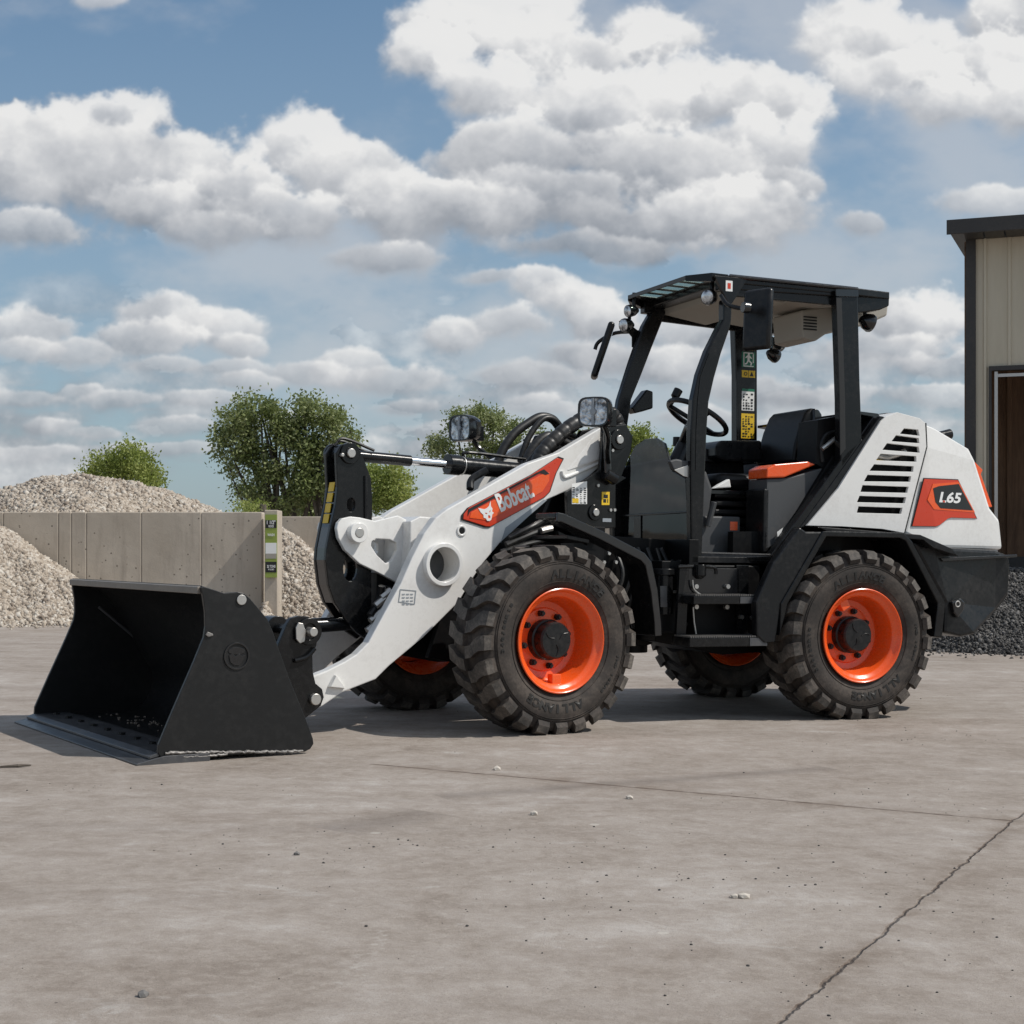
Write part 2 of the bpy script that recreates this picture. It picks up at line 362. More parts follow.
def text_bm(s, bold=.0, extrude=.02, size=1):
    cu = bpy.data.curves.new('t', 'FONT'); cu.body = s; cu.size = size; cu.offset = bold; cu.extrude = extrude; cu.resolution_u = 3
    ob = bpy.data.objects.new('t', cu); COL.objects.link(ob)
    bpy.context.view_layer.update(); dg = bpy.context.evaluated_depsgraph_get()
    me = bpy.data.meshes.new_from_object(ob.evaluated_get(dg)); bm = bmesh.new(); bm.from_mesh(me)
    bpy.data.objects.remove(ob); bpy.data.curves.remove(cu); bpy.data.meshes.remove(me); return bm
def text_on(s, p0, p1, height, y, depth=.002, bold=.02, shear=0, bm_out=None):
    """lay a word from p0 to p1 along its baseline in the local x-z plane at y (facing -y)"""
    bm = text_bm(s, bold); xs = [v.co.x for v in bm.verts]; ys = [v.co.y for v in bm.verts]
    x0, x1, y0, y1 = min(xs), max(xs), min(ys), max(ys)
    d = Vector((p1[0] - p0[0], p1[1] - p0[1])); w = d.length; d.normalize(); nrm = Vector((-d.y, d.x))
    for v in bm.verts:
        a = (v.co.x - x0) / (x1 - x0) * w; b_ = (v.co.y - y0) / (y1 - y0) * height; a += shear * b_
        q = Vector(p0) + d * a + nrm * b_; v.co = Vector((q.x, y - (depth if v.co.z > 0 else 0), q.y))
    bmesh.ops.recalc_face_normals(bm, faces=bm.faces[:]); return bm
def merge(a, b):
    me = bpy.data.meshes.new('x'); b.to_mesh(me); b.free(); a.from_mesh(me); bpy.data.meshes.remove(me); return a

# ================================================================== WHEELS
RT_ = .484; HW = .17
def tyre_bm(side=-1):
    prof = [(.252, .118), (.262, .135), (.285, .150), (.325, .164), (.365, .168), (.405, .160), (.432, .150), (.454, .138), (.460, .10), (.461, .0)]
    full = [(r, y) for r, y in prof] + [(r, -y) for r, y in reversed(prof[:-1])] + [(.245, -.1), (.245, .1)]
    bm = lathe_y(full, 96, closed=True)
    for sgn in (-1, 1):      # thin moulded ridges near the shoulder
        for rr, yy in ((.392, .1635), (.402, .1615), (.300, .1555)):
            lathe_y([(rr - .002, sgn * (yy - .002)), (rr, sgn * (yy + .0035)), (rr + .003, sgn * (yy - .003))], 96, bm)
    n = 24
    # lug centre line: (across, angle shift) and half width in angle
    cl = [(.176, .00, .42, .435), (.166, .00, .42, .470), (.135, .02, .42, .484), (.095, .16, .40, .485), (.060, .36, .36, .4855), (.008, .44, .34, .486)]
    pitch = 2 * pi / n
    for sgn in (-1, 1):
        for k in range(n):
            a0 = k * pitch + (pitch * .5 if sgn > 0 else 0); jit = random.uniform(-.002, .002)
            top, bot = [], []
            for j, (yy, sh, hw, r) in enumerate(cl):
                hw_ = hw * pitch * .80
                for s2 in (-1, 1):
                    a = a0 + sh * pitch + s2 * hw_
                    at = a0 + sh * pitch + s2 * hw_ * .86
                    rt = r + jit; rb = .412 if j == 0 else (.43 if j == 1 else .447)
                    yb = yy - (.006 if j == 0 else 0)
                    top.append(bm.verts.new((rt * cos(at), sgn * yy, rt * sin(at))))
                    bot.append(bm.verts.new((rb * cos(a), sgn * (yb - .006), rb * sin(a))))
            m = len(cl)
            for j in range(m - 1):
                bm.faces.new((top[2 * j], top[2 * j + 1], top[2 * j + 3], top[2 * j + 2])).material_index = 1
                for s2 in (0, 1): bm.faces.new((top[2 * j + s2], top[2 * j + 2 + s2], bot[2 * j + 2 + s2], bot[2 * j + s2]))
            bm.faces.new((top[0], top[1], bot[1], bot[0])); bm.faces.new((top[2 * m - 2], top[2 * m - 1], bot[2 * m - 1], bot[2 * m - 2]))
    bmesh.ops.recalc_face_normals(bm, faces=bm.faces[:]); return bm
def letters_bm():
    bm = bmesh.new()
    def arc(s, r0, h, a_c, w_each, flip, wide=1.0):
        nn = len(s)
        for i, ch in enumerate(s):
            if ch == ' ': continue
            t = text_bm(ch, .055, .05); xs = [v.co.x for v in t.verts]; ys = [v.co.y for v in t.verts]
            xm = (min(xs) + max(xs)) / 2; yr = max(max(ys) - min(ys), .5) if ch not in '-' else .7; wx = max(max(xs) - min(xs), .3)
            off = (i - (nn - 1) / 2) * w_each
            ang = a_c + (off if flip else -off)
            for v in t.verts:
                u = (v.co.x - xm) / .62 * w_each * r0 * .8 * wide; w = (v.co.y / .72) * h
                if flip: rr = r0 + h - w; aa = ang + u / (r0 + h / 2)
                else: rr = r0 + w; aa = ang - u / (r0 + h / 2)
                yy = -(.1665 if rr > .335 else .162) - (.0035 if v.co.z > 0 else -.004)
                v.co = Vector((rr * cos(aa), yy, rr * sin(aa)))
            merge(bm, t)
    arc('ALLIANCE', .322, .040, radians(72), radians(7.6), False, 1.15)
    arc('ALLIANCE', .322, .040, radians(-98), radians(7.6), False, 1.15)
    arc('340/80R18', .355, .016, radians(168), radians(4.6), False)
    arc('IND 143A8', .355, .014, radians(-30), radians(4.0), False)
    bmesh.ops.recalc_face_normals(bm, faces=bm.faces[:]); return bm
def rim_bm():
    prof = [(.240, .10), (.252, .118), (.262, .150), (.2665, .160), (.262, .163), (.256, .160), (.250, .148), (.240, .138), (.226, .132), (.219, .120), (.216, .07), (.206, .055), (.203, .012), (.196, .0), (.165, -.006), (.158, .002), (.10, .004), (.0, .004)]
    prof = [(r, -y) for r, y in prof] # outer dish faces -y
    bm = lathe_y(prof, 72)
    back = [(.216, -.07), (.222, .10), (.240, .12), (.262, .150), (.266, .160), (.26, .163), (.238, .128), (.215, .105), (.205, .05), (.203, -.0)]
    lathe_y([(r, y) for r, y in back], 72, bm)
    # valve guard block welded inside the dish
    return bm
tyre_me = letter_me = None
def make_wheel(fr, x, ys, rot, near):
    w = bpy.data.objects.new('wheel', None); COL.objects.link(w); w.parent = loader
    mt = REL[fr] @ Matrix.Translation((x, ys, .47)) @ (Matrix.Rotation(pi, 4, 'Z') if not near else Matrix.Identity(4)) @ Matrix.Rotation(rot, 4, 'Y')
    w.matrix_local = mt
    if WH:
        for src in WH:
            c = src.copy(); COL.objects.link(c); c.parent = w
        return w
    lb_ = letters_bm()
    for f in lb_.faces: f.material_index = 2
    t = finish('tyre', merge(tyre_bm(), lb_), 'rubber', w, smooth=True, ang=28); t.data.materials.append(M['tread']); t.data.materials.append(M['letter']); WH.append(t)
    r = finish('rim', rim_bm(), 'orange', w, smooth=True, ang=40); WH.append(r)
    hub = lathe_y([(.105, .02), (.105, -.045), (.096, -.05), (.094, -.105), (.086, -.115), (.0, -.117)], 40)
    for k in range(3):
        a = k * 2.1 + .4
        bm_tube(smooth_path([(.02 * cos(a), -.118, .02 * sin(a)), (.05 * cos(a + .3), -.1175, .05 * sin(a + .3)), (.078 * cos(a + .1), -.1165, .078 * sin(a + .1))], 4), .0025, 6, hub)
    WH.append(finish('hub_cap', hub, 'plastic', w, smooth=True))
    for k in range(8):
        a = 2 * pi * k / 8 + .2
        b = bm_tube([(.137 * cos(a), .0, .137 * sin(a)), (.137 * cos(a), -.026, .137 * sin(a))], .017, 6)
        bm_tube([(.137 * cos(a), -.026, .137 * sin(a)), (.137 * cos(a), -.038, .137 * sin(a))], .010, 10, b)
        WH.append(finish('wheel_nut', b, 'ink', w))
    g = bm_box(-.028, .028, -.12, -.075, -.232, -.17)
    WH.append(finish('valve_guard', g, 'orange', w, bev=.004))
    return w
WH = []
make_wheel('F', 0, -.686, .0, True); make_wheel('F', 0, .686, .4, False)
wr_ = make_wheel('R', 0, -.686, -.42, True)
for c in wr_.children:
    if c.name.startswith('valve_guard'): c.matrix_local = Matrix.Rotation(radians(175), 4, 'Y')
    if c.name.startswith('wheel_nut') or c.name.startswith('hub_cap'): c.matrix_local = Matrix.Rotation(.9, 4, 'Y')
make_wheel('R', 0, .686, 1.1, False)

# ================================================================== BUCKET
side = [(-1.9465, 0.744), (-1.9329, 0.7482), (-1.8964, 0.7375), (-1.8389, 0.72), (-1.7792, 0.7242), (-1.7484, 0.7184), (-1.7185, 0.6947), (-1.6769, 0.6494), (-1.636, 0.605), (-1.61, 0.5518), (-1.5832, 0.4807), (-1.5244, 0.3328), (-1.444, 0.1557), (-1.4083, 0.0675), (-1.4045, 0.043), (-1.4206, 0.0203), (-1.4471, 0.0094), (-2.1206, 0.0316), (-2.1295, 0.047), (-2.1273, 0.0818), (-2.0656, 0.2234), (-1.9725, 0.4301), (-1.9303, 0.5305), (-1.9236, 0.5762), (-1.9262, 0.641), (-1.9369, 0.7054)]
bk = P('bucket', bm_plate(side, -.905, -.885), 'bucket', bev=.003)
P('side_plate', bm_plate(side, .885, .905), 'bucket', bk)
# back shell: flat floor, curved heel, straight back, top return; follows the side plates
mid = [(-2.13, .036), (-1.67, .030)]
for k in range(0, 9):
    a = -pi / 2 + k / 8 * radians(112); mid.append((-1.66 + .165 * cos(a), .20 + .165 * sin(a)))
mid += [(-1.65, .50), (-1.71, .60), (-1.80, .685), (-1.945, .735)]
sb_ = bmesh.new(); rows = []
for i, p in enumerate(mid):
    a = Vector(mid[max(i - 1, 0)]); b = Vector(mid[min(i + 1, len(mid) - 1)]); d = (b - a).normalized(); q_ = (p[0] + d.y * .018, p[1] - d.x * .018)
    rows.append([sb_.verts.new(v) for v in ((p[0], -.884, p[1]), (p[0], .884, p[1]), (q_[0], .884, q_[1]), (q_[0], -.884, q_[1]))])
for A_, B_ in zip(rows[:-1], rows[1:]):
    for k in range(4): sb_.faces.new((A_[k], A_[(k + 1) % 4], B_[(k + 1) % 4], B_[k]))
sb_.faces.new(rows[0]); sb_.faces.new(rows[-1][::-1]); bmesh.ops.recalc_face_normals(sb_, faces=sb_.faces[:])
P('shell', sb_, 'bucket', bk, smooth=True, bev=0)
P('spill_edge', bm_hexa([(-1.955, -.884, .716), (-1.925, -.884, .716), (-1.925, .884, .716), (-1.955, .884, .716), (-1.955, -.884, .746), (-1.925, -.884, .752), (-1.925, .884, .752), (-1.955, .884, .746)]), 'tan_edge', bk)
ce = bm_plate([(-2.225, .0), (-2.225, .008), (-2.10, .034), (-1.90, .034), (-1.90, .0)], -.915, .915)
edge = P('cutting_edge', ce, 'steelw', bk, bev=.002)
P('wear_plate', bm_plate([(-2.165, .0225), (-2.165, .034), (-2.13, .046), (-1.95, .046), (-1.95, .036), (-2.11, .0355)], -.90, .90), 'steelw', bk, bev=.002)
for k in range(9): P('edge_bolt', bm_tube([(-2.04, -.8 + k * .2, .04), (-2.04, -.8 + k * .2, .056)], .017, 6), 'bucket', bk, bev=0)
wl = bmesh.new(); pts = []
for k in range(60):
    t = k / 59; pts.append((-2.10 + .64 * t, -.908 - random.uniform(0, .004), .046 - .036 * t * .9 + random.uniform(-.003, .003)))
bm_tube(pts, [.006 + random.uniform(-.002, .002) for _ in pts], 7, wl)
pts = [(-2.02 + .2 * k / 19, -.91, .022 + random.uniform(-.003, .003)) for k in range(20)]
bm_tube(pts, .006, 6, wl)
P('weld_bead', wl, 'weld', bk, bev=0)
for y in (-1, 1):
    cx, cz = (-1.7611, 0.6902)
    P('pin_head', cyl_y(cx, cz, y * .906, y * .913, .0225), 'zinc', bk, bev=.002)
ex, ez = (-1.7801, 0.4462)
em = bm_ring(ex, ez, -.911, -.905, .052, .060, bm=None)
for pl in ([(-.03, -.025), (-.012, -.04), (.012, -.04), (.03, -.02), (.04, .004), (.022, .0), (.012, .012), (-.006, .0), (-.02, .012), (-.036, .004)],):
    bm_plate([(ex + a, ez + b) for a, b in pl], -.909, -.905, bm=em)
bm_plate([(ex + .04 * cos(a), ez + .022 + .016 * sin(a)) for a in [k * pi / 6 for k in range(12)]], -.908, -.905, bm=em)
P('embossed_emblem', em, 'blackg', bk, bev=.001)
P('lifting_lug', bm_plate([(-1.9263, 0.5403), (-1.9174, 0.5551), (-1.8945, 0.5461), (-1.8899, 0.5374), (-1.9126, 0.5314)], -.915, -.906), 'weld', bk)
# inside gusset and dirt line
P('inner_rib', bm_tube([(-1.80, .872, .60), (-1.56, .872, .40)], .008, 6), 'steelw', bk, bev=0)
crumb = bmesh.new()
for k in range(40):
    x, y = random.gauss(-1.74, .06), random.gauss(.35, .3); s = random.uniform(.004, .010)
    if abs(y) > .85: continue
    bm_box(x, x + s, y, y + s * 1.4, .035, .035 + s * .8, crumb)
tag(P('spilled_soil', crumb, 'gravel', bk, bev=0), kind='stuff')

# quick hitch behind the bucket
hp = [(-1.3039, 0.5563), (-1.2832, 0.5849), (-1.2432, 0.5945), (-1.1916, 0.5919), (-1.1511, 0.5623), (-1.1353, 0.5052), (-1.1459, 0.4471), (-1.1663, 0.4063), (-1.1631, 0.3228), (-1.1474, 0.265), (-1.112, 0.2369), (-1.1023, 0.1951), (-1.118, 0.1543), (-1.1977, 0.0999), (-1.2506, 0.0833), (-1.3209, 0.2403), (-1.3598, 0.4329)]
hitch = P('hitch_plate', bm_plate(hp, -.40, -.365), 'black', bev=.004)
P('side_plate', bm_plate(hp, .365, .40), 'black', hitch)
up, lo = (-1.1896, 0.5183), (-1.1561, 0.19)
P('cross_tube', cyl_y(up[0] - .05, up[1] - .10, -.36, .36, .05), 'black', hitch, smooth=True)
P('cross_tube', cyl_y(lo[0] - .10, lo[1] + .03, -.36, .36, .05), 'black', hitch, smooth=True)
for s in (-1, 1):
    P('hitch_pin', cyl_y(up[0], up[1], s * .40, s * .46, .022), 'zinc', hitch, bev=.003, smooth=True)
    P('pin_boss', bm_ring(up[0], up[1], s * .40, s * .412, .04, .066), 'black', hitch, smooth=True)
    P('pin_keeper', bm_plate([(up[0] + a, up[1] + b) for a, b in ((-.075, -.035), (-.055, -.055), (-.03, -.045), (-.025, .0), (-.04, .04), (-.065, .045), (-.078, .02))], s * .412, s * .424), 'zinc', hitch, bev=.002)
    P('hitch_pin', cyl_y(lo[0], lo[1], s * .40, s * .425, .028), 'zinc', hitch, bev=.003, smooth=True)
P('latch_rib', bm_tube(smooth_path([(lo[0] - .11, -.41, lo[1] + .19), (lo[0] - .05, -.412, lo[1] + .205), (lo[0] - .005, -.41, lo[1] + .245)], 4), .012, 8), 'black', hitch, smooth=True, bev=0)

# ================================================================== ARMS
arm = [(0.6207, 1.615), (0.3371, 1.463), (0.131, 1.3934), (-0.2867, 1.1768), (-0.3684, 1.1354), (-0.4384, 1.087), (-0.5077, 1.0032), (-0.577, 0.8794), (-0.642, 0.7466), (-0.7248, 0.6128), (-0.8233, 0.4523), (-0.8886, 0.3953), (-0.9535, 0.3607), (-1.0502, 0.3202), (-1.1283, 0.2957), (-1.1707, 0.2287), (-1.1752, 0.1605), (-1.1477, 0.1152), (-1.0721, 0.1475), (-0.9683, 0.2083), (-0.8624, 0.2416), (-0.7794, 0.2671), (-0.7039, 0.3317), (-0.5008, 0.4754), (-0.292, 0.6543), (-0.2196, 0.7622), (-0.148, 0.8539), (-0.0405, 0.964), (0.1349, 1.1079), (0.2609, 1.2036), (0.3917, 1.2547), (0.5219, 1.3253), (0.6148, 1.3971)]
tc = (-0.4039, 0.8474)
def arm_part(y0, y1):
    return bm_plate(arm, y0, y1, holes=[circ(tc[0], tc[1], .094, 28)])
A = P('loader_arm', arm_part(-.33, -.265), 'white', bev=.006)
P('loader_arm', arm_part(.265, .33), 'white', bev=.006)
tq_ = P('torque_tube', bm_ring(tc[0], tc[1], -.368, .368, .089, .112, 44), 'white', smooth=True, bev=.003)
P('tube_shade_plug', cyl_y(tc[0], tc[1], -.215, .215, .0885, 40), 'graycab', tq_, bev=0)  # added grey plug; its colour stands for shade inside the open tube
# pressed groove and edge return near the arm's rear end
gr = [(0.3565, 1.3624), (0.3669, 1.3356), (0.4039, 1.3359), (0.6081, 1.4172)]
P('pressed_rib', bm_tube([(x, -.331, z) for x, z in smooth_path([(a[0], 0, a[1]) for a in gr], 4) and [(v.x, v.z) for v in smooth_path([(a[0], 0, a[1]) for a in gr], 4)]], .011, 10), 'white', A, bev=0, smooth=True)
fc = [(0.5975, 1.5915), (0.3921, 1.3695), (0.61, 1.4396)]
P('facet', bm_hexa([(fc[0][0], -.331, fc[0][1]), (fc[1][0], -.331, fc[1][1]), (fc[2][0], -.331, fc[2][1]), (fc[2][0] - .005, -.331, fc[2][1] + .01), (fc[0][0], -.333, fc[0][1]), (fc[1][0] + .01, -.333, fc[1][1]), (fc[2][0], -.345, fc[2][1]), (fc[2][0] - .005, -.345, fc[2][1] + .01)]), 'white', A, bev=0)
P('bolt_hole', bm_ring(*(-0.2816, 1.0251), -.337, -.33, .018, .030), 'white', A, smooth=True)
P('bolt_head', cyl_y(*(-0.2816, 1.0251), -.336, -.328, .018), 'black', A)
P('grey_band', bm_plate([(-0.0073, 1.0469), (0.237, 1.2028), (0.2602, 1.2014), (0.1342, 1.1062), (-0.0286, 0.9775), (-0.038, 0.964)], -.3325, -.3315), 'grey', A, bev=0)
rp = [(-0.2885, 1.0802), (-0.2857, 1.1064), (-0.2518, 1.1438), (0.1474, 1.3323), (0.3308, 1.4404), (0.3677, 1.4312), (0.3186, 1.3501), (0.2993, 1.3004), (0.2775, 1.2453), (0.2409, 1.2144), (-0.1136, 1.0437), (-0.1424, 1.0441), (-0.2434, 1.0693)]
P('logo_border', bm_plate(rp, -.335, -.332), 'ink', A, bev=0)
P('logo_panel', bm_plate(inset(rp, .035), -.339, -.335), 'red', A, bev=.002)
rp2 = [(-0.2394, 1.0918), (-0.2305, 1.1209), (0.2194, 1.3379), (0.2688, 1.3507), (0.2661, 1.3046), (0.2207, 1.2434), (-0.1241, 1.0814)]
P('logo_field', bm_plate(rp2, -.3415, -.339), 'orange', A, bev=.002)
P('logo_shadow_bar', bm_plate([(-0.2475, 1.1385), (0.1782, 1.3439), (0.2304, 1.366), (0.267, 1.3431), (0.2407, 1.3356), (0.2044, 1.346), (-0.2381, 1.1257), (-0.2501, 1.1018)], -.3425, -.3415), 'ink', A, bev=0)
b0, b1 = (-0.043, 1.1255), (0.174, 1.2173)
P('logo_wordmark', text_on('Bobcat.', b0, b1, .104, -.3418, .002, .028, shear=-.06), 'decalw', A, bev=0)
hc = (-0.1299, 1.1232)
hd = Vector((b1[0] - b0[0], b1[1] - b0[1])).normalized(); S_ = .046
cat = [(-1.0, .95), (-.85, .35), (-.62, -.05), (-.72, -.35), (-.45, -.55), (-.42, -.85), (-.12, -1.0), (.15, -.95), (.35, -.7), (.5, -.45), (.78, -.35), (.62, -.1), (.8, .15), (.7, .5), (.88, 1.1), (.45, .62), (.15, .5), (-.25, .5), (-.5, .65)]
ey1 = [(-.35, .12), (-.05, -.05), (-.12, -.15), (-.3, -.08)]; ey2 = [(.2, -.02), (.5, .15), (.42, -.02), (.28, -.12)]
ms = [(-.1, -.42), (.0, -.3), (.15, -.4), (.2, -.62), (.05, -.74), (-.15, -.66)]
tr = lambda q: [(hc[0] + S_ * (a * hd.x - b * hd.y), hc[1] + S_ * (a * hd.y + b * hd.x)) for a, b in q]
P('logo_cat_head', bm_plate(tr(cat), -.3438, -.3418, holes=[tr(ey1), tr(ey2), tr(ms)]), 'decalw', A, bev=0)
dp = [(-0.6458, 0.7213), (-0.5507, 0.7134), (-0.558, 0.6418), (-0.6554, 0.6553)]
D = P('decal_plate', bm_plate(dp, -.3325, -.3315, holes=[inset(dp, .1)]), 'grey', A, bev=0)
lines = bmesh.new(); dx0, dx1 = dp[0][0], dp[1][0]; dz = dp[0][1]
for r in range(4):
    for c_ in range(3):
        if random.random() < .8: bm_box(dx0 + .012 + c_ * .024, dx0 + .012 + c_ * .024 + .017, -.332, -.3315, dz - .03 - r * .017, dz - .024 - r * .017, lines)
P('decal_print', lines, 'grey', A, bev=0)
P('stop_wedge', bm_hexa([(q[0], y, q[1]) for q, y in zip([(-1.0513, 0.2388), (-0.9574, 0.2253), (-0.9632, 0.2454), (-1.0136, 0.2992)], (-.331,) * 4)] + [(q[0], -.352, q[1]) for q in [(-1.0404, 0.2409), (-0.963, 0.2305), (-0.9687, 0.2431), (-1.0108, 0.2941)]]), 'white', A, bev=.002)

# white crossmember and bellcrank brackets
br = [(-0.8974, 1.0263), (-0.8909, 1.054), (-0.8683, 1.0775), (-0.8179, 1.089), (-0.7646, 1.0852), (-0.6768, 1.0691), (-0.5406, 1.1011), (-0.4678, 1.0713), (-0.2214, 1.0796), (-0.2054, 0.8171), (-0.4016, 0.6574), (-0.4994, 0.7106), (-0.5378, 0.7474), (-0.6438, 0.7968), (-0.7639, 0.8474), (-0.8491, 0.9165), (-0.8871, 0.9774)]
hole = [(-0.6968, 0.9391), (-0.6942, 0.9625), (-0.6697, 0.9774), (-0.5867, 0.9746), (-0.5477, 0.9569), (-0.5442, 0.915), (-0.5734, 0.8676), (-0.6089, 0.8486), (-0.6627, 0.8928)]
B = P('arm_crossmember', bm_plate(br, -.115, -.085, holes=[hole]), 'white', bev=.004)
P('bracket', bm_plate(br, .085, .115, holes=[hole]), 'white', B, bev=.004)
P('cross_plate', bm_plate([(-0.5118, 1.0692), (-0.4513, 1.0973), (-0.3091, 1.09), (-0.1763, 1.0497), (-0.2749, 0.8693), (-0.4285, 0.7611), (-0.5205, 0.7982), (-0.5106, 0.9736)], -.195, .195), 'white', B, bev=.006)
pv = (-0.7897, 1.0058)
P('pivot_boss', bm_ring(pv[0], pv[1], -.16, -.115, .024, .052), 'white', B, smooth=True)
P('pivot_boss', bm_ring(pv[0], pv[1], .115, .16, .024, .052), 'white', B, smooth=True)
P('pivot_pin', cyl_y(pv[0], pv[1], -.163, .163, .026), 'zinc', B, bev=.004, smooth=True)

# bellcrank
bp = [(-0.8129, 1.4723), (-0.8588, 1.4545), (-0.8841, 1.4146), (-0.8804, 1.3479), (-0.8733, 1.2402), (-0.8836, 1.1473), (-0.9108, 1.0337), (-0.9323, 0.9256), (-0.9372, 0.8641), (-0.9185, 0.7361), (-0.883, 0.6435), (-0.8069, 0.5448), (-0.748, 0.4868), (-0.6889, 0.4492), (-0.6597, 0.4695), (-0.668, 0.6576), (-0.67, 0.8142), (-0.6702, 1.0648), (-0.6687, 1.1796), (-0.6791, 1.2941), (-0.7245, 1.3963), (-0.7603, 1.4569)]
h1 = circ(*(-0.7949, 1.1509), .024, 14, .036); h2 = circ(*(-0.793, 0.8214), .042, 18, .066)
bc = P('bellcrank', bm_plate(bp, -.072, -.045, holes=[h1, h2]), 'black', bev=.004)
P('side_plate', bm_plate(bp, .045, .072, holes=[h1, h2]), 'black', bc, bev=.004)
n_ = 10; fr_e = bp[1:11]
web = bmesh.new()
for i in range(3, 9):
    (xa, za), (xb, zb) = fr_e[i - 0], fr_e[min(i + 1, 9)]
    bm_hexa([(xa + .004, -.044, za), (xa + .024, -.044, za), (xb + .024, -.044, zb), (xb + .004, -.044, zb), (xa + .004, .044, za), (xa + .024, .044, za), (xb + .024, .044, zb), (xb + .004, .044, zb)], web)
P('front_web', web, 'blackg', bc, bev=0)
yd = bmesh.new()
(xa, za), (xb, zb) = fr_e[4], fr_e[6]
zt = za - .03
def on_edge(z):
    t = (z - za) / (zb - za); return xa + (xb - xa) * t
for k in range(4):
    z1 = za + .12 - k * .055; z0 = z1 - .048
    bm_hexa([(-.80, .03, z0)] * 0 or [(fr_e[3][0] + (fr_e[5][0] - fr_e[3][0]) * ((z - fr_e[3][1]) / (fr_e[5][1] - fr_e[3][1])) + o, y, z) for z in (z0, z1) for (o, y) in ((.0, -.03), (.003, -.03), (.003, .03), (.0, .03))], yd)
P('warning_decal', yd, 'yellow', bc, bev=0)
tp = (-0.8064, 1.4168); bt = (-0.7072, 0.5017)
P('pin_boss', bm_ring(tp[0], tp[1], -.085, -.072, .028, .055), 'black', bc, smooth=True)
P('top_pin', cyl_y(tp[0], tp[1], -.098, .098, .024), 'zinc', bc, bev=.003, smooth=True)
P('cross_boss', cyl_y(tp[0] - .01, tp[1], .075, .10, .058), 'black', bc, smooth=True)
P('grease_fitting', cyl_y(tp[0] - .05, tp[1] - .012, -.095, -.07, .01, 10), 'zinc', bc)
P('side_rib', bm_tube([(bp[-3][0] - .035, -.074, bp[-3][1] + .01), (bp[-3][0] - .03, -.074, bp[-3][1] - .22)], .010, 8), 'black', bc, smooth=True, bev=0)
# link from bellcrank to hitch
lk = P('hitch_link', bm_tube([(up[0], 0, up[1]), (bt[0] + .01, 0, bt[1] + .035)], [.042, .036], 16), 'black', smooth=True)
P('link_eye', cyl_y(up[0], up[1], -.055, .055, .062), 'black', lk, smooth=True)
P('link_eye', cyl_y(bt[0] + .01, bt[1] + .035, -.04, .04, .055), 'black', lk, smooth=True)
P('hitch_crossbar', cyl_y(up[0], up[1], -.37, .37, .026), 'black', lk, smooth=True)
# tilt cylinder
y0 = 0
c0 = (-0.1585, 1.3903); c1 = (0.3254, 1.3722); dv = Vector((c1[0] - c0[0], 0, c1[1] - c0[1])).normalized(); cs = Vector((c0[0], 0, c0[1]))
tpv = Vector((tp[0], 0, tp[1] - .004))
cyl = P('tilt_cylinder', bm_tube([cs, cs + dv * .95], .047, 28), 'black', smooth=True)
ro = bm_tube([tpv, cs + dv * .02], .0225, 20)
P('piston_rod', ro, 'chrome', cyl, smooth=True)
gs = tpv + (cs - tpv) * .62
P('rod_guard', bm_tube([tpv + (cs - tpv) * .1, gs], .030, 20), 'black', cyl, smooth=True)
P('rod_eye', cyl_y(tp[0], tp[1], -.04, .04, .05), 'black', cyl, smooth=True)
P('gland', bm_tube([cs - dv * .015, cs + dv * .06], .056, 28), 'black', cyl, smooth=True)
P('gland_clamp', bm_tube([cs + dv * .075, cs + dv * .083], .0515, 28), 'zinc', cyl, smooth=True)
P('barrel_pipe', bm_tube(smooth_path([cs + dv * .09 + Vector((0, 0, .05)), cs + dv * .12 + Vector((0, -.01, .075)), cs + dv * .5 + Vector((0, -.01, .07)), cs + dv * .9 + Vector((0, 0, .08))], 5), .009, 8), 'black', cyl, smooth=True, bev=0)
P('hydraulic_pipe', bm_tube(smooth_path([(q[0], -.03, q[1]) for q in [(-0.8527, 1.48), (-0.8297, 1.4942), (-0.7715, 1.4843), (-0.6889, 1.4572), (-0.6413, 1.4413)]], 5), .008, 8), 'hose', cyl, smooth=True, bev=0)
P('hydraulic_pipe', bm_tube(smooth_path([(q[0], .03, q[1]) for q in [(-0.8449, 1.4579), (-0.8104, 1.4857), (-0.7516, 1.4731), (-0.6804, 1.4452), (-0.6206, 1.4322)]], 5), .007, 8), 'hose', cyl, smooth=True, bev=0)
# lift cylinders beside the frame, below the arms
for s in (-1, 1):
    lc = P('lift_cylinder', bm_tube([(.45, s * .20, .86), (-.12, s * .20, .80)], .048, 20), 'black', smooth=True)
    P('piston_rod', bm_tube([(-.12, s * .20, .80), (-.32, s * .20, .79)], .024, 16), 'chrome', lc, smooth=True)

# ================================================================== FRONT FRAME
ff = P('front_frame', bm_plate([(-.42, .36), (-.30, .68), (.05, .90), (.30, 1.10), (.40, 1.30), (.56, 1.60), (.74, 1.64), (.74, 1.45), (.62, 1.0), (.80, .80), (.86, .40), (.40, .30), (-.1, .30)], -.235, -.20), 'dark', bev=.004)
P('tower_plate', bm_plate([(-.42, .36), (-.30, .68), (.05, .90), (.30, 1.10), (.40, 1.30), (.56, 1.60), (.74, 1.64), (.74, 1.45), (.62, 1.0), (.80, .80), (.86, .40), (.40, .30), (-.1, .30)], .20, .235), 'dark', ff, bev=.004)
P('frame_web', bm_box(.25, .60, -.20, .20, .34, 1.05), 'dark', ff)
P('axle_housing', merge(bm_tube([(0, -.56, .47), (0, .56, .47)], .085, 20), bm_tube([(0, -.14, .47), (0, .14, .47)], .17, 24)), 'dark', ff, smooth=True)
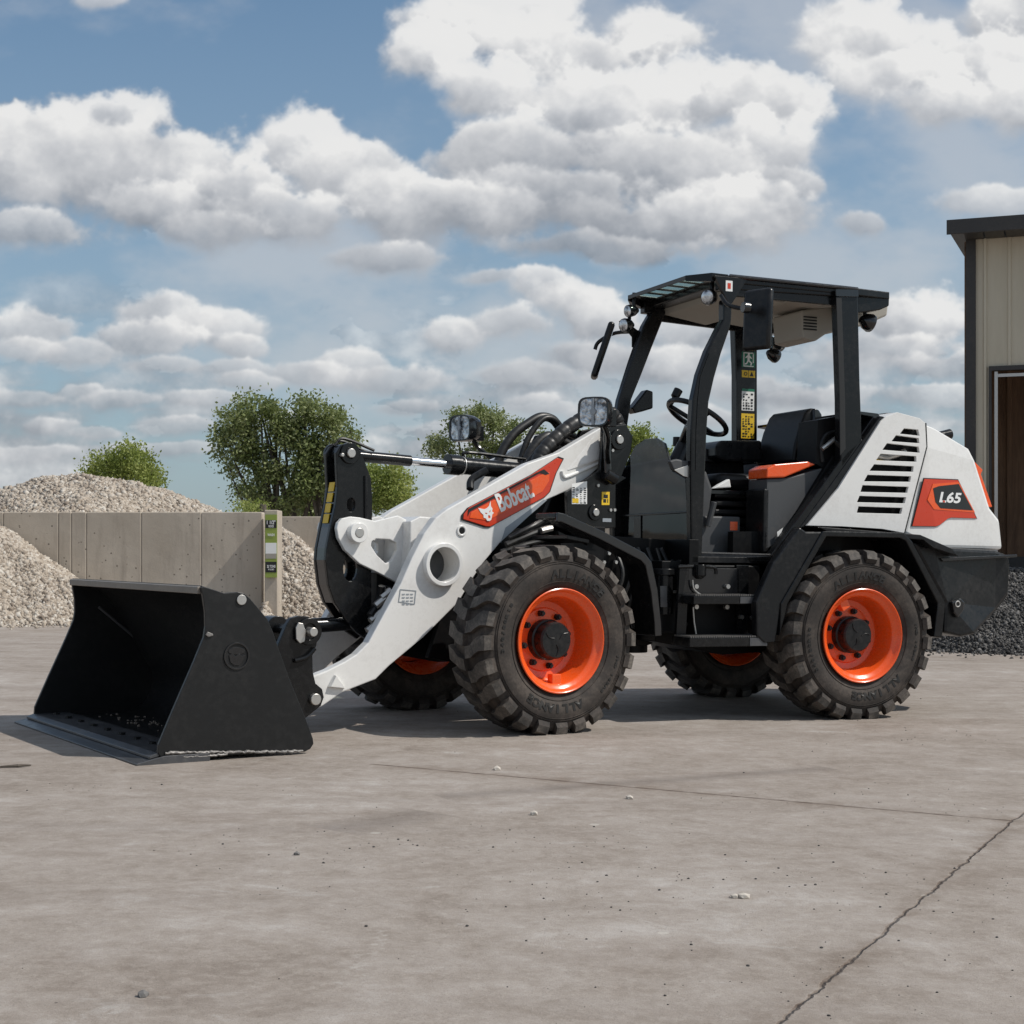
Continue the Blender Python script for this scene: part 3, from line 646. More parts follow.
# side tower plate outside the arm, carrying the pivot pin and decals
tw = [(0.5894, 1.5893), (0.6444, 1.62), (0.7421, 1.6368), (0.7925, 1.5673), (0.7796, 1.483), (0.7181, 1.3469), (0.7534, 1.3372), (0.6768, 1.2954), (0.6802, 1.0576), (0.3528, 1.0401), (0.3433, 1.2454), (0.4298, 1.2973), (0.5649, 1.3737)]
T = P('arm_tower', bm_plate(tw, -.40, -.375), 'black', bev=.004)
P('tower_plate', bm_plate(tw, .375, .40), 'black', T, bev=.004)
P('tower_brace', bm_box(.50, .62, -.372, -.236, .80, 1.30), 'dark', T)
P('tower_brace', bm_box(.50, .62, .236, .372, .80, 1.30), 'dark', T)
pp = (0.6858, 1.546)
P('arm_pivot_pin', cyl_y(pp[0], pp[1], -.425, .425, .024), 'zinc', T, bev=.003, smooth=True)
P('pin_boss', bm_ring(pp[0], pp[1], -.415, -.40, .026, .056), 'black', T, smooth=True)
p2 = (0.5305, 1.1395)
P('lower_pin', cyl_y(p2[0], p2[1], -.42, -.38, .021), 'zinc', T, bev=.003, smooth=True)
P('pin_boss', bm_ring(p2[0], p2[1], -.41, -.40, .022, .044), 'black', T, smooth=True)
sc_ = [(0.5881, 1.5824), (0.5979, 1.3743), (0.6466, 1.3543)]
P('steering_strut', bm_tube([(sc_[0][0], -.43, sc_[0][1]), (sc_[1][0], -.43, sc_[1][1] - .02)], .023, 14), 'blackg', T, smooth=True)
P('strut_foot', bm_tube([(sc_[1][0] - .02, -.43, sc_[1][1] - .02), (sc_[1][0] + .05, -.43, sc_[1][1] - .05)], .035, 14), 'black', T, smooth=True)
for a in [(0.549, 1.288), (0.6463, 1.4848), (0.6371, 1.156), (0.6649, 1.1568)]:
    P('bolt', cyl_y(*a, -.41, -.399, .009, 8), 'zinc', T, bev=0)
wd = [(0.3733, 1.2909), (0.4756, 1.3088), (0.4773, 1.1844), (0.3749, 1.1814)]
W_ = P('load_chart', bm_plate(wd, -.4025, -.4015), 'decalw', T, bev=0)
ln = bmesh.new(); X0, X1, Z1, Z0 = wd[0][0], wd[1][0], wd[0][1] - .015, wd[2][1]
for r in range(8):
    for c_ in range(4):
        if random.random() < .85:
            w_ = (X1 - X0) / 4; h_ = (Z1 - Z0) / 8
            bm_box(X0 + w_ * (c_ + .15), X0 + w_ * (c_ + random.uniform(.5, .9)), -.4032, -.4026, Z0 + h_ * (r + .2), Z0 + h_ * (r + random.uniform(.5, .85)), ln)
P('chart_print', ln, 'ink', T, bev=0)
P('chart_strip', bm_box(X0 + .004, X0 + (X1 - X0) * .45, -.4036, -.4032, Z0 + .004, Z0 + .028, None), 'yellow', T, bev=0)
wy = [(0.5776, 1.2539), (0.6314, 1.2557), (0.6311, 1.1834), (0.5772, 1.1819)]
P('warning_decal', bm_plate(wy, -.4025, -.4015), 'yellow', T, bev=0)
yi = bm_box(wy[0][0] + .012, wy[1][0] - .012, -.403, -.4026, wy[0][1] - .034, wy[0][1] - .014)
bm_box(wy[0][0] + .010, wy[0][0] + .03, -.403, -.4026, wy[2][1] + .012, wy[2][1] + .032, yi); bm_box(wy[0][0] + .038, wy[1][0] - .010, -.403, -.4026, wy[2][1] + .012, wy[2][1] + .032, yi)
P('decal_print', yi, 'ink', T, bev=0)
P('name_plate', bm_box(p2[0] + .055, p2[0] + .115, -.4025, -.4015, p2[1] - .05, p2[1] - .03), 'grey', T, bev=0)
# dark pipes seen between the arm and tyre
for k, (q0, q1) in enumerate(([(-0.0416, 0.9533), (0.2344, 1.0487)], [(-0.0727, 0.916), (0.2156, 0.9838)], [(-0.0231, 0.9906), (0.2141, 1.0966)])):
    P('steering_hose', bm_tube(smooth_path([(q0[0], -.39, q0[1]), ((q0[0] + q1[0]) / 2, -.40 - .01 * k, (q0[1] + q1[1]) / 2 + .008), (q1[0], -.38, q1[1])], 5), .014 + .004 * (k == 0), 10), 'hose', smooth=True, bev=0)
q = (0.1999, 1.0422)
P('hose_fitting', bm_tube([(q[0] - .04, -.42, q[1] - .01), (q[0] + .03, -.42, q[1] + .005)], .018, 8), 'zinc', bev=0)
P('brake_valve', bm_box(.40, .56, -.46, -.36, .98, 1.06), 'dark')
# front fenders: top deck following the traced edge, outer lip
fpx = [(540,514),(556,513),(600,530.5),(628,545),(643,553),(650,562),(656,590),(659.5,622),(660,635.5)]
fo = [(-0.0125, 1.1177), (0.0249, 1.1136), (0.2672, 1.0321), (0.4514, 0.9599), (0.5521, 0.9192), (0.6, 0.8722), (0.6429, 0.7242), (0.6692, 0.5543), (0.6737, 0.4825)]
def fender(y0, y1, name='front_fender'):
    bm = bmesh.new(); t = .03
    def off(pts, d):
        r = []
        for i, p in enumerate(pts):
            a = Vector(pts[max(i - 1, 0)]); b = Vector(pts[min(i + 1, len(pts) - 1)]); dd = (b - a).normalized(); r.append((p[0] + dd.y * -d, p[1] - dd.x * d * -1 * -1 if False else p[1] + dd.x * -d * -1 * -1))
        return r
    o = list(fo); inn = []
    for i, p in enumerate(o):
        a = Vector(o[max(i - 1, 0)]); b = Vector(o[min(i + 1, len(o) - 1)]); dd = (b - a).normalized()
        inn.append((p[0] + dd.y * t, p[1] - dd.x * t))
    return bm_plate(o + inn[::-1], y0, y1)
for s in (-1, 1):
    a, b = sorted((s * .80, s * .62))
    fd = P('front_fender', fender(a, b), 'black', bev=.006)
    lipo = list(fo); lip_in = []
    for i, p in enumerate(lipo):
        aa = Vector(lipo[max(i - 1, 0)]); bb = Vector(lipo[min(i + 1, len(lipo) - 1)]); dd = (bb - aa).normalized()
        lip_in.append((p[0] + dd.y * .045, p[1] - dd.x * .045))
    a, b = sorted((s * .802, s * .815))
    P('fender_lip', bm_plate(lipo + lip_in[::-1], a, b), 'blackg', fd, bev=.004)
    a, b = sorted((s * .43, s * .40))
    P('inner_liner', bm_plate([fo[2], fo[3], fo[4], fo[6], fo[8], (.56, .47), (.46, .70), (.30, .90)], a, b), 'dark', fd, bev=0)
    for u in [(0.5956, 0.9163), (0.5622, 0.8675), (0.6442, 0.8682)]:
        P('fender_bolt', cyl_y(*u, s * .44, s * .455, .010, 8), 'zinc', fd, bev=0)
mf = (0.0539, 1.0058)
P('mud_flap', bm_hexa([(mf[0] + .02, -.78, mf[1] - .02), (mf[0] + .16, -.78, mf[1] - .04), (mf[0] + .16, -.46, mf[1] - .04), (mf[0] + .02, -.46, mf[1] - .02), (mf[0] + .02, -.78, mf[1] + .0), (mf[0] + .16, -.78, mf[1] - .02), (mf[0] + .16, -.46, mf[1] - .02), (mf[0] + .02, -.46, mf[1] + .0)]), 'plastic', bev=.003)

# headlights
def headlight(x0, z0, x1, z1, y, yaw):
    s = -1 if y < 0 else 1
    cx = (x0 + x1) / 2; cz = (z0 + z1) / 2; w = .085; h = .078; xf = .29
    def rr(x, sc): # rounded rect in y-z
        pts = []
        for k in range(24):
            a = 2 * pi * k / 24; c, s_ = cos(a), sin(a)
            pts.append((x, y + sc * w * math.copysign(abs(c) ** .5, c), cz + sc * h * math.copysign(abs(s_) ** .5, s_)))
        return pts
    bm = bmesh.new(); secs = [(xf + .012, .86), (xf, .90), (xf, 1.0), (xf + .02, 1.03), (xf + .07, 1.0), (xf + .12, .82), (xf + .14, .5)]
    R_ = [[bm.verts.new(p) for p in rr(x, sc)] for x, sc in secs]
    for i in range(len(R_) - 1):
        for k in range(24): bm.faces.new((R_[i][k], R_[i][(k + 1) % 24], R_[i + 1][(k + 1) % 24], R_[i + 1][k]))
    bm.faces.new(R_[-1]); bm.faces.new(R_[0][::-1])
    bmesh.ops.recalc_face_normals(bm, faces=bm.faces[:])
    TR = Matrix.Translation((xf + .06, y, cz)) @ Matrix.Rotation(radians(yaw), 4, 'Z') @ Matrix.Translation((-xf - .06, -y, -cz))
    def tw(b_): bmesh.ops.transform(b_, matrix=TR, verts=b_.verts[:]); return b_
    hl = P('headlight', tw(bm), 'blackg', smooth=True, bev=0)
    lb = bmesh.new(); v = [lb.verts.new(p) for p in rr(xf + .006, .88)]; v2 = [lb.verts.new(p) for p in rr(xf + .010, .89)]
    lb.faces.new(v[::-1])
    for k in range(24):
        lb.faces.new((v[k], v2[k], v2[(k + 1) % 24], v[(k + 1) % 24]))
    bmesh.ops.recalc_face_normals(lb, faces=lb.faces[:])
    P('lens', tw(lb), 'lens', hl, bev=0)
    P('bulb_hood', tw(merge(bm_box(xf - .008, xf + .002, y - .006, y + .006, cz - .07, cz + .07), bm_tube([(xf - .010, y, cz), (xf + .002, y, cz)], .016, 12))), 'grey', hl, bev=0)
    P('bracket', bm_tube(smooth_path([(xf + .10, y, cz - .05), (xf + .15, y - s * .02, cz - .12), (xf + .22, y - s * .12, cz - .20), (xf + .34, y - s * .25, cz - .26)], 4), .014, 8), 'black', hl, bev=0, smooth=True)
    P('back_bracket', bm_box(xf + .11, xf + .17, y - .03, y + .03, cz - .07, cz + .02), 'black', hl)
a_, b_ = [(0.2626, 1.7288), (0.4372, 1.5849)]
headlight(a_[0], a_[1], b_[0], b_[1], -.65, 34)
headlight(a_[0], a_[1], b_[0], b_[1], .65, 16)

# hoses over the arms
hz_ = [(0.276, 1.3701), (0.3084, 1.4541), (0.3882, 1.5354), (0.4896, 1.6132), (0.6273, 1.6886), (0.7397, 1.7239), (0.8187, 1.6891), (0.8414, 1.6106), (0.8357, 1.5076)]
hs = smooth_path([(x, -.20, z) for x, z in hz_], 16)
rad = [.042 if i % 8 < 6 else .0385 for i in range(len(hs))]
P('hose_sleeve', bm_tube(hs, rad, 20), 'hose', smooth=True, bev=0)
hz_ = [(0.2613, 1.4303), (0.3012, 1.512), (0.3687, 1.5955), (0.458, 1.6581), (0.5486, 1.704), (0.6339, 1.6976), (0.6918, 1.6485), (0.7795, 1.5829)]
h_ = P('hydraulic_hose', bm_tube(smooth_path([(x, .16, z) for x, z in hz_], 6), .026, 12), 'hose', smooth=True, bev=0)
hz_ = [(0.3718, 1.4325), (0.4185, 1.5545), (0.4866, 1.65), (0.5491, 1.694), (0.62, 1.6809), (0.685, 1.6209), (0.7935, 1.5919)]
P('hydraulic_hose', bm_tube(smooth_path([(x, .10, z) for x, z in hz_], 6), .018, 12), 'hose', smooth=True, bev=0)
hz_ = [(0.332, 1.3922), (0.3852, 1.4961), (0.4737, 1.5743), (0.5503, 1.5728), (0.6637, 1.5329), (0.8656, 1.5082)]
P('hydraulic_hose', bm_tube(smooth_path([(x, .0, z) for x, z in hz_], 6), .028, 12), 'hose', smooth=True, bev=0)
hz_ = [(0.2637, 1.3951), (0.3567, 1.4994), (0.465, 1.5722), (0.5958, 1.6472), (0.7724, 1.6805)]
P('hydraulic_hose', bm_tube(smooth_path([(x, -.12, z) for x, z in hz_], 6), .016, 12), 'hose', smooth=True, bev=0)
# shadowed hose loom under the bellcrank
for k, (p_, q_) in enumerate(([(-0.5983, 0.7318), (-0.7129, 0.4733)], [(-0.591, 0.7117), (-0.6944, 0.5054)], [(-0.6669, 0.7332), (-0.7349, 0.5793)], [(-0.1568, 1.2503), (-0.0505, 1.356)])):
    y = -.12 - .03 * k
    P('hydraulic_hose', bm_tube(smooth_path([(p_[0], y, p_[1]), ((p_[0] + q_[0]) / 2 + .03 * (-1) ** k, y + .02, (p_[1] + q_[1]) / 2), (q_[0], y, q_[1])], 6), .02, 10), 'plastic', smooth=True, bev=0)
for q_ in [(-0.6432, 0.6916), (-0.6779, 0.6505), (-0.6598, 0.609), (-0.7062, 0.5735), (-0.723, 0.5222)]:
    P('hose_fitting', bm_tube([(q_[0] - .028, -.18, q_[1] - .02), (q_[0] + .028, -.18, q_[1] + .02)], .020, 6), 'zinc', bev=.002)
P('valve_block', bm_box(-.62, -.44, -.04, .14, .50, .80), 'dark')

# ================================================================== CHASSIS + CAB (rear frame)
R = 'R'
ch = P('rear_frame', bm_plate([(-1.05, .42), (-1.05, .78), (-.9, .88), (1.0, .95), (1.0, .45), (.3, .38), (-.6, .34)], -.34, .34), 'dark', fr=R, bev=.006)
P('axle_housing', merge(bm_tube([(0, -.56, .47), (0, .56, .47)], .085, 20), bm_tube([(0, -.14, .47), (0, .14, .47)], .17, 24)), 'dark', ch, smooth=True)
P('drive_shaft', bm_tube([(-.9, 0, .5), (-1.7, 0.1, .5)], .04, 12), 'dark', ch, smooth=True)
P('articulation_joint', cyl_y(-1.0, .5, -.10, .10, .12), 'dark', ch)
P('joint_post', bm_tube([(-1.02, 0, .34), (-1.02, 0, .98)], .09, 20), 'dark', ch, smooth=True)
P('side_tank', bm_box(-.92, -.50, -.56, -.345, .46, .86), 'dark', ch, bev=.01)
P('side_tank', bm_box(-.92, -.50, .345, .56, .46, .86), 'dark', ch, bev=.01)
# A pillars
Lx = [(-0.7169, 2.3631), (-0.7155, 2.2497), (-0.7474, 2.202), (-0.8203, 2.067), (-0.8734, 1.9312), (-0.9069, 1.7857), (-0.9175, 1.6164), (-0.9171, 1.3351), (-0.9049, 0.8823)]
Rx = [(-0.6582, 2.379), (-0.6631, 2.2477), (-0.6704, 2.2074), (-0.7286, 2.0524), (-0.7698, 1.9173), (-0.8037, 1.7796), (-0.8146, 1.6208), (-0.8239, 1.3379), (-0.8406, 0.8829)]
Lf = [(-0.6716, 2.4586), (-0.744, 2.3409), (-0.8284, 2.1113), (-0.9086, 1.871), (-0.9407, 1.6838), (-0.9514, 1.436), (-0.939, 0.9971)]
Rf = [(-0.5726, 2.466), (-0.6826, 2.2077), (-0.7507, 2.0412), (-0.8219, 1.8754), (-0.8508, 1.6877), (-0.8616, 1.4389), (-0.863, 0.9982)]
def off_y(bm, y): return bm
sl_, sr_ = [(-0.8411, 0.9224), (-0.9113, 0.8794)], [(-0.4579, 0.9157), (-0.4257, 0.8791)]
def sill_bm(s, dz=0, w=.05):
    a, b, c, d = sl_[1], (sr_[1]), sr_[0], sl_[0]
    return bm_hexa([(a[0], s * .47, a[1] + dz), (b[0], s * .60, b[1] + dz), (b[0], s * (.60 - w), b[1] + dz), (a[0], s * (.47 - w), a[1] + dz), (d[0], s * .47, d[1] + dz), (c[0], s * .60, c[1] + dz), (c[0], s * (.60 - w), c[1] + dz), (d[0], s * (.47 - w), d[1] + dz)])
cab = P('cab_frame', sill_bm(-1), 'black', fr=R, bev=.006)
for y0_, y1_ in ((-.60, -.535), (.535, .60)):
    P('front_pillar', bm_plate(ribbon(Lx, Rx), -.49, -.43) if y0_ < 0 else bm_plate(ribbon(Lf, Rf), .43, .49), 'black', cab, bev=.01)
    P('rear_pillar', bm_plate([(-0.0312, 2.4549), (0.1141, 2.4605), (0.135, 1.944), (0.1537, 1.5954), (0.0716, 1.4876), (0.0103, 1.4159), (0.0014, 1.8208)], y0_, y1_), 'black', cab, bev=.008)
    P('diagonal_post', bm_plate([(-0.4579, 0.9145), (0.0503, 1.5216), (0.1536, 1.6013), (0.1678, 1.5843), (0.0315, 1.376), (-0.3698, 0.9309), (-0.4257, 0.8791)], y0_, y1_), 'black', cab, bev=.006)
    s_ = 1 if y0_ > 0 else -1; P('roof_rail', bm_hexa([(-.74, s_ * .49, 2.42), (.11, s_ * .595, 2.42), (.11, s_ * .54, 2.42), (-.74, s_ * .43, 2.42), (-.74, s_ * .49, 2.49), (.11, s_ * .595, 2.474), (.11, s_ * .54, 2.474), (-.74, s_ * .43, 2.49)]), 'black', cab, bev=.006)
P('sill', sill_bm(1), 'black', cab, bev=.006)
P('tread_strip', bm_hexa([(sl_[0][0], -.468, sl_[0][1] + .002), (sr_[0][0], -.598, sr_[0][1] + .002), (sr_[0][0], -.56, sr_[0][1] + .002), (sl_[0][0], -.43, sl_[0][1] + .002), (sl_[0][0], -.468, sl_[0][1] + .010), (sr_[0][0], -.598, sr_[0][1] + .010), (sr_[0][0], -.56, sr_[0][1] + .010), (sl_[0][0], -.43, sl_[0][1] + .010)]), 'weld', cab, bev=0)
P('pillar_seal', bm_plate(ribbon([(-0.8084, 2.0528), (-0.8646, 1.9144), (-0.879, 1.7843), (-0.8864, 1.6155), (-0.8867, 1.3908)], [(-0.7987, 2.0534), (-0.8549, 1.9149), (-0.8693, 1.7848), (-0.8781, 1.6158), (-0.8797, 1.3911)]), -.4935, -.491), 'plastic', cab, bev=0)
# front bulkhead / lower screen, in the plane between the A pillars
def RXY(x, pts): return pts
scr = [(0.5424, 1.0609), (0.5333, 1.2544), (0.5191, 1.3581), (0.4223, 1.3992), (0.3474, 1.4951), (0.2561, 1.575), (0.133, 1.6067), (-0.0129, 1.6037), (-0.1176, 1.5649), (-0.1758, 1.4658), (-0.2207, 1.3956), (-0.3736, 1.3478), (-0.3953, 1.1573), (-0.3997, 0.9643), (0.0481, 0.9954)]
def bm_xplate(poly, x0, x1, bm=None):
    t = bm_plate([(a, b) for a, b in poly], x0, x1)
    for v in t.verts: v.co = Vector((v.co.y, v.co.x, v.co.z))
    bmesh.ops.recalc_face_normals(t, faces=t.faces[:]); return merge(bm, t) if bm else t
P('front_screen', bm_xplate(scr, -.885, -.87), 'screen', fr=R, bev=.003)
P('screen_mullion', bm_xplate([(a, b) for a, b in [(0.2492, 1.1483), (0.1576, 1.1493), (0.1531, 0.9659), (0.2448, 0.9722)]], -.892, -.886), 'black', fr=R)
P('screen_rail', bm_xplate([(a, b) for a, b in [(0.5029, 1.1599), (-0.4077, 1.1625), (-0.4079, 1.1512), (0.5026, 1.1475)]], -.895, -.888), 'black', fr=R)
# dashboard and steering
dash = P('dashboard', bm_plate([(-.86, .90), (-.86, 1.36), (-.82, 1.42), (-.70, 1.40), (-.66, 1.30), (-.72, .90)], -.30, .30), 'graycab', fr=R, bev=.02)
P('dash_side', bm_plate([(-1.0341, 1.4384), (-0.9897, 1.4512), (-0.8871, 1.4379), (-0.8858, 1.3364), (-0.9246, 1.3522), (-1.008, 1.3888)], -.46, -.42), 'graycab', dash, bev=.008)
P('dash_plate', bm_plate([(-1.0099, 1.388), (-0.921, 1.4191), (-0.8947, 1.3693), (-0.9073, 1.3464), (-0.9522, 1.3562)], -.467, -.462), 'zinc', dash, bev=.002)
sw = bmesh.new(); wc = Vector((-.60, .0, 1.74)); wn = Vector((.50, 0, .87)).normalized(); wa = Vector((0, 1, 0)); wb = wn.cross(wa)
ring = [wc + (wa * cos(2 * pi * k / 40) + wb * sin(2 * pi * k / 40)) * .19 for k in range(41)]
bm_tube(ring, .016, 10, sw, cap=False)
for k in (0, 1, 2):
    a = 2 * pi * k / 3 + .9; bm_tube([wc - wn * .03, wc + (wa * cos(a) + wb * sin(a)) * .185], .014, 8, sw)
bm_tube([wc - wn * .06, wc + wn * .02], .045, 14, sw)
st = P('steering_wheel', sw, 'plastic', fr=R, smooth=True, bev=0)
P('spinner_knob', bm_tube([wc + wb * .15 + wa * .10, wc + wb * .15 + wa * .10 + wn * .05, wc + wb * .15 + wa * .10 + wn * .06, wc + wb * .15 + wa * .10 + wn * .11], [.012, .014, .026, .028], 12), 'plastic', st, smooth=True, bev=0)
P('steering_column', bm_tube([wc - wn * .03, Vector((-.80, -.02, 1.36))], [.035, .06], 14), 'plastic', st, smooth=True, bev=0)
P('column_stalk', bm_tube([Vector((-.70, -.02, 1.60)), Vector((-.74, -.16, 1.66)), Vector((-.76, -.22, 1.66))], [.03, .035, .03], 12), 'plastic', st, smooth=True, bev=0)
# seat
sb = [(-0.0612, 1.4799), (-0.0483, 1.5764), (-0.0145, 1.686), (0.0269, 1.7781), (0.062, 1.813), (0.1049, 1.806), (0.1268, 1.7768), (0.1068, 1.6671), (0.0656, 1.5447), (0.0308, 1.4832)]
sx = bm_plate(sb, -.21, .21)
seat = P('seat', sx, 'vinyl', fr=R, bev=.05, smooth=True); seat.modifiers['bevel'].segments = 5
P('seat_cushion', bm_box(-.58, -.10, -.22, .22, 1.30, 1.40), 'vinyl', seat, bev=.04, smooth=True)
P('seat_shell', bm_plate([(0.0696, 1.8094), (0.1125, 1.7995), (0.1344, 1.7703), (0.1143, 1.6667), (0.0731, 1.5444), (0.0383, 1.4829), (0.0238, 1.5064), (0.0713, 1.6769)], -.225, .225), 'blackg', seat, bev=.01, smooth=True)
P('recline_knob', cyl_y(*(-0.0094, 1.5257), -.31, -.25, .045, 20), 'plastic', seat, smooth=True, bev=.006)
susp = bmesh.new()
for k in range(6): bm_box(-.62, -.14, -.25, .25, 1.00 + k * .05, 1.035 + k * .05, susp)
P('suspension_bellows', susp, 'vinyl', seat, bev=.01)
P('seat_rail', bm_box(-.68, -.12, -.27, .25, 1.27, 1.295), 'blackg', seat)
P('buckle', bm_hexa([(-.66, -.30, 1.30), (-.54, -.30, 1.31), (-.54, -.26, 1.31), (-.66, -.26, 1.30), (-.62, -.30, 1.325), (-.55, -.30, 1.36), (-.55, -.26, 1.36), (-.62, -.26, 1.325)]), 'decalw', seat, bev=.006)
# consoles
rc = P('right_console', bm_plate([(-.86, .92), (-.86, 1.46), (-.58, 1.52), (-.1, 1.52), (-.05, .92)], .28, .52), 'plastic', fr=R, bev=.02)
P('console_pod', bm_plate([(-0.3884, 1.5896), (-0.3534, 1.6219), (-0.0591, 1.6337), (-0.0501, 1.5028), (-0.3091, 1.4937), (-0.3874, 1.5156)], .14, .50), 'plastic', rc, bev=.015)
P('console_pod', bm_plate([(-0.4086, 1.5766), (-0.2512, 1.5889), (-0.2501, 1.5012), (-0.4075, 1.4957)], .25, .50), 'graycab', rc, bev=.01)
P('joystick', bm_tube([(-.62, .25, 1.50), (-.60, .25, 1.58), (-.60, .25, 1.585), (-.60, .25, 1.64)], [.014, .014, .026, .024], 12), 'plastic', rc, smooth=True, bev=0)
bx = [(-0.344, 1.3565), (-0.0244, 1.4304), (0.0173, 1.4201), (-0.003, 1.3844), (-0.3458, 0.977), (-0.4395, 0.9757), (-0.4444, 1.3477)]
lcn = P('left_console', bm_plate([(a, b) for a, b in [(-0.4244, 1.354), (-0.297, 1.3637), (-0.0245, 1.4362), (0.0035, 1.4197), (-0.3659, 0.9768), (-0.4258, 0.9473)]], -.50, -.30), 'graycab', fr=R, bev=.008)
P('console_front', bm_box(bx[0][0] - .10, bx[0][0] - .06, -.50, -.30, .93, 1.30), 'plastic', lcn, bev=.01)
P('armrest', bm_plate([(-0.4355, 1.3589), (-0.4329, 1.4134), (-0.3851, 1.4379), (-0.1554, 1.4631), (-0.1038, 1.4475), (-0.3169, 1.3655)], -.515, -.31), 'orange', lcn, bev=.008)
P('vent_decal', bm_plate([(-0.3663, 1.0512), (-0.3263, 1.0777), (-0.3394, 1.0459), (-0.3625, 1.0226)], -.5215, -.5205), 'decalw', fr=R, bev=0)
P('cab_floor', bm_box(-.94, .1, -.56, .56, .87, .905), 'plastic', fr=R)
P('rear_bulkhead', bm_plate([(-.42, .90), (.0, 1.50), (.07, 1.50), (.07, .90)], -.53, .53), 'dark', fr=R)
bb = P('battery_box', bm_box(-.84, -.50, -.34, -.18, .915, 1.14), 'graycab', fr=R, bev=.01)
P('box_label', bm_box(-.57, -.52, -.3415, -.3405, 1.06, 1.11), 'orange', bb, bev=0)
for k in (-.82, -.80, -.54, -.52):
    P('latch_screw', cyl_y(k, .945, -.345, -.34, .007, 8), 'zinc', bb, bev=0)
P('lever', bm_tube([(-.73, -.36, 1.08), (-.70, -.38, 1.22)], .018, 10), 'graycab', fr=R, smooth=True)
# rear window frame behind the seat
P('rear_window_frame', merge(bm_tube([(.08, -.5, 1.70), (.08, .2, 1.70)], .014, 10), bm_tube([(.08, -.5, 1.5), (.08, -.5, 1.70)], .014, 10)), 'black', fr=R, bev=0)
P('grab_handle', bm_tube(smooth_path([(q[0], -.50, q[1]) for q in [(-0.0525, 1.4644), (-0.0607, 1.5631), (-0.027, 1.6227), (0.0422, 1.6431), (0.0843, 1.6215)]], 5), .014, 10), 'plastic', fr=R, smooth=True, bev=0)
P('rear_dark_panel', bm_plate([(-0.0833, 1.7076), (0.0548, 1.7373), (0.1135, 1.5289), (-0.0104, 1.4192), (-0.0936, 1.4513)], -.50, -.30), 'dark', fr=R, bev=0)
P('handle_bar', bm_tube([(q[0], -.52, q[1]) for q in [(-0.0671, 1.5383), (0.0288, 1.6061)]], .014, 8), 'zinc', fr=R, smooth=True, bev=0)

# roof
zt, zb = 2.475, 2.425
front_pts = [(-1.0, -.44), (-.86, -.60)]
plan = [(-.89, -.36), (-.80, -.495), (.11, -.60), (.355, -.575), (.355, .575), (.11, .60), (-.80, .495), (-.89, .36)]
def bm_zplate(poly, z0, z1, holes=()):
    t = bm_plate([(a, b) for a, b in poly], 0, 1, holes=holes)
    for v in t.verts: v.co = Vector((v.co.x, v.co.z, z0 if v.co.y < .5 else z1))
    bmesh.ops.recalc_face_normals(t, faces=t.faces[:]); return t
slots = [[(-.872, -.335 + k * .135), (-.715, -.335 + k * .135), (-.715, -.225 + k * .135), (-.872, -.225 + k * .135)] for k in range(5)]
def arch(b):
    for v in b.verts:
        v.co.z += .028 * max(0, min(1, (-.1 - v.co.x) / .7))
    return b
roof = P('roof', arch(bm_zplate([(-.70, -.505), (.11, -.60), (.355, -.575), (.355, .575), (.11, .60), (-.70, .505)], 2.432, 2.475)), 'black', fr=R, bev=.006)
P('visor', arch(bm_zplate([(-.89, -.36), (-.80, -.495), (-.701, -.505), (-.701, .505), (-.80, .495), (-.89, .36)], 2.466, 2.475, holes=slots)), 'black', roof, bev=.002)
P('visor_lip', arch(bm_zplate([(-.892, -.36), (-.885, -.36), (-.885, .36), (-.892, .36)], 2.452, 2.477)), 'black', roof, bev=.002)
for s_ in (-1, 1): P('visor_lip', arch(bm_hexa([(-.892, s_ * .36, 2.445), (-.80, s_ * .497, 2.43), (-.70, s_ * .507, 2.43), (-.70, s_ * .495, 2.43), (-.892, s_ * .36, 2.477), (-.80, s_ * .497, 2.477), (-.70, s_ * .507, 2.477), (-.70, s_ * .495, 2.477)])), 'black', roof, bev=0)
for q_ in slots:
    P('visor_pane', arch(bm_zplate(q_, 2.468, 2.472)), 'visor', roof, bev=0)
P('headliner', arch(bm_plate([(-0.6152, 2.4628), (-0.586, 2.4022), (-0.2837, 2.3699), (-0.2404, 2.4016), (-0.0266, 2.3846), (0.1151, 2.3977), (0.2356, 2.4223), (0.2352, 2.4547)], -.44, .46)), 'liner', roof, bev=.008)
ab_ = P('air_box', bm_plate([(-0.0992, 2.3684), (-0.0827, 2.2046), (0.0034, 2.1918), (0.0821, 2.243), (0.352, 2.3106), (0.5151, 2.3812), (0.5285, 2.495)], -.34, -.02), 'liner', roof, bev=.012)
for k in range(5): P('vent_slot', bm_box((-0.0831, 2.2351)[0] - .002, (-0.0831, 2.2351)[0] + .09, -.345, -.3395, (-0.0831, 2.2351)[1] + .02 + k * .018, (-0.0831, 2.2351)[1] + .028 + k * .018), 'ink', ab_, bev=0)
P('speaker_vent', bm_box(-.30, -.22, -.442, -.4405, 2.40, 2.42), 'ink', roof, bev=0)
for s_ in (-1, 1):
    P('roof_trim', bm_tube([(-.69, s_ * .508, 2.492), (.0, s_ * .588, 2.470), (.11, s_ * .600, 2.466)], .013, 10), 'blackg', roof, smooth=True, bev=0)
    P('door_header', bm_hexa([(-.68, s_ * .492, 2.385), (.05, s_ * .57, 2.37), (.05, s_ * .55, 2.37), (-.68, s_ * .472, 2.385), (-.68, s_ * .492, 2.435), (.05, s_ * .57, 2.431), (.05, s_ * .55, 2.431), (-.68, s_ * .472, 2.435)]), 'black', roof, bev=.003)
P('door_seal', bm_plate([(-0.0411, 2.4105), (-0.0033, 2.4134), (0.0288, 1.8203), (0.0361, 1.5372), (-0.0013, 1.4954), (-0.0091, 1.8184)], -.607, -.601), 'ink', cab, bev=.002)
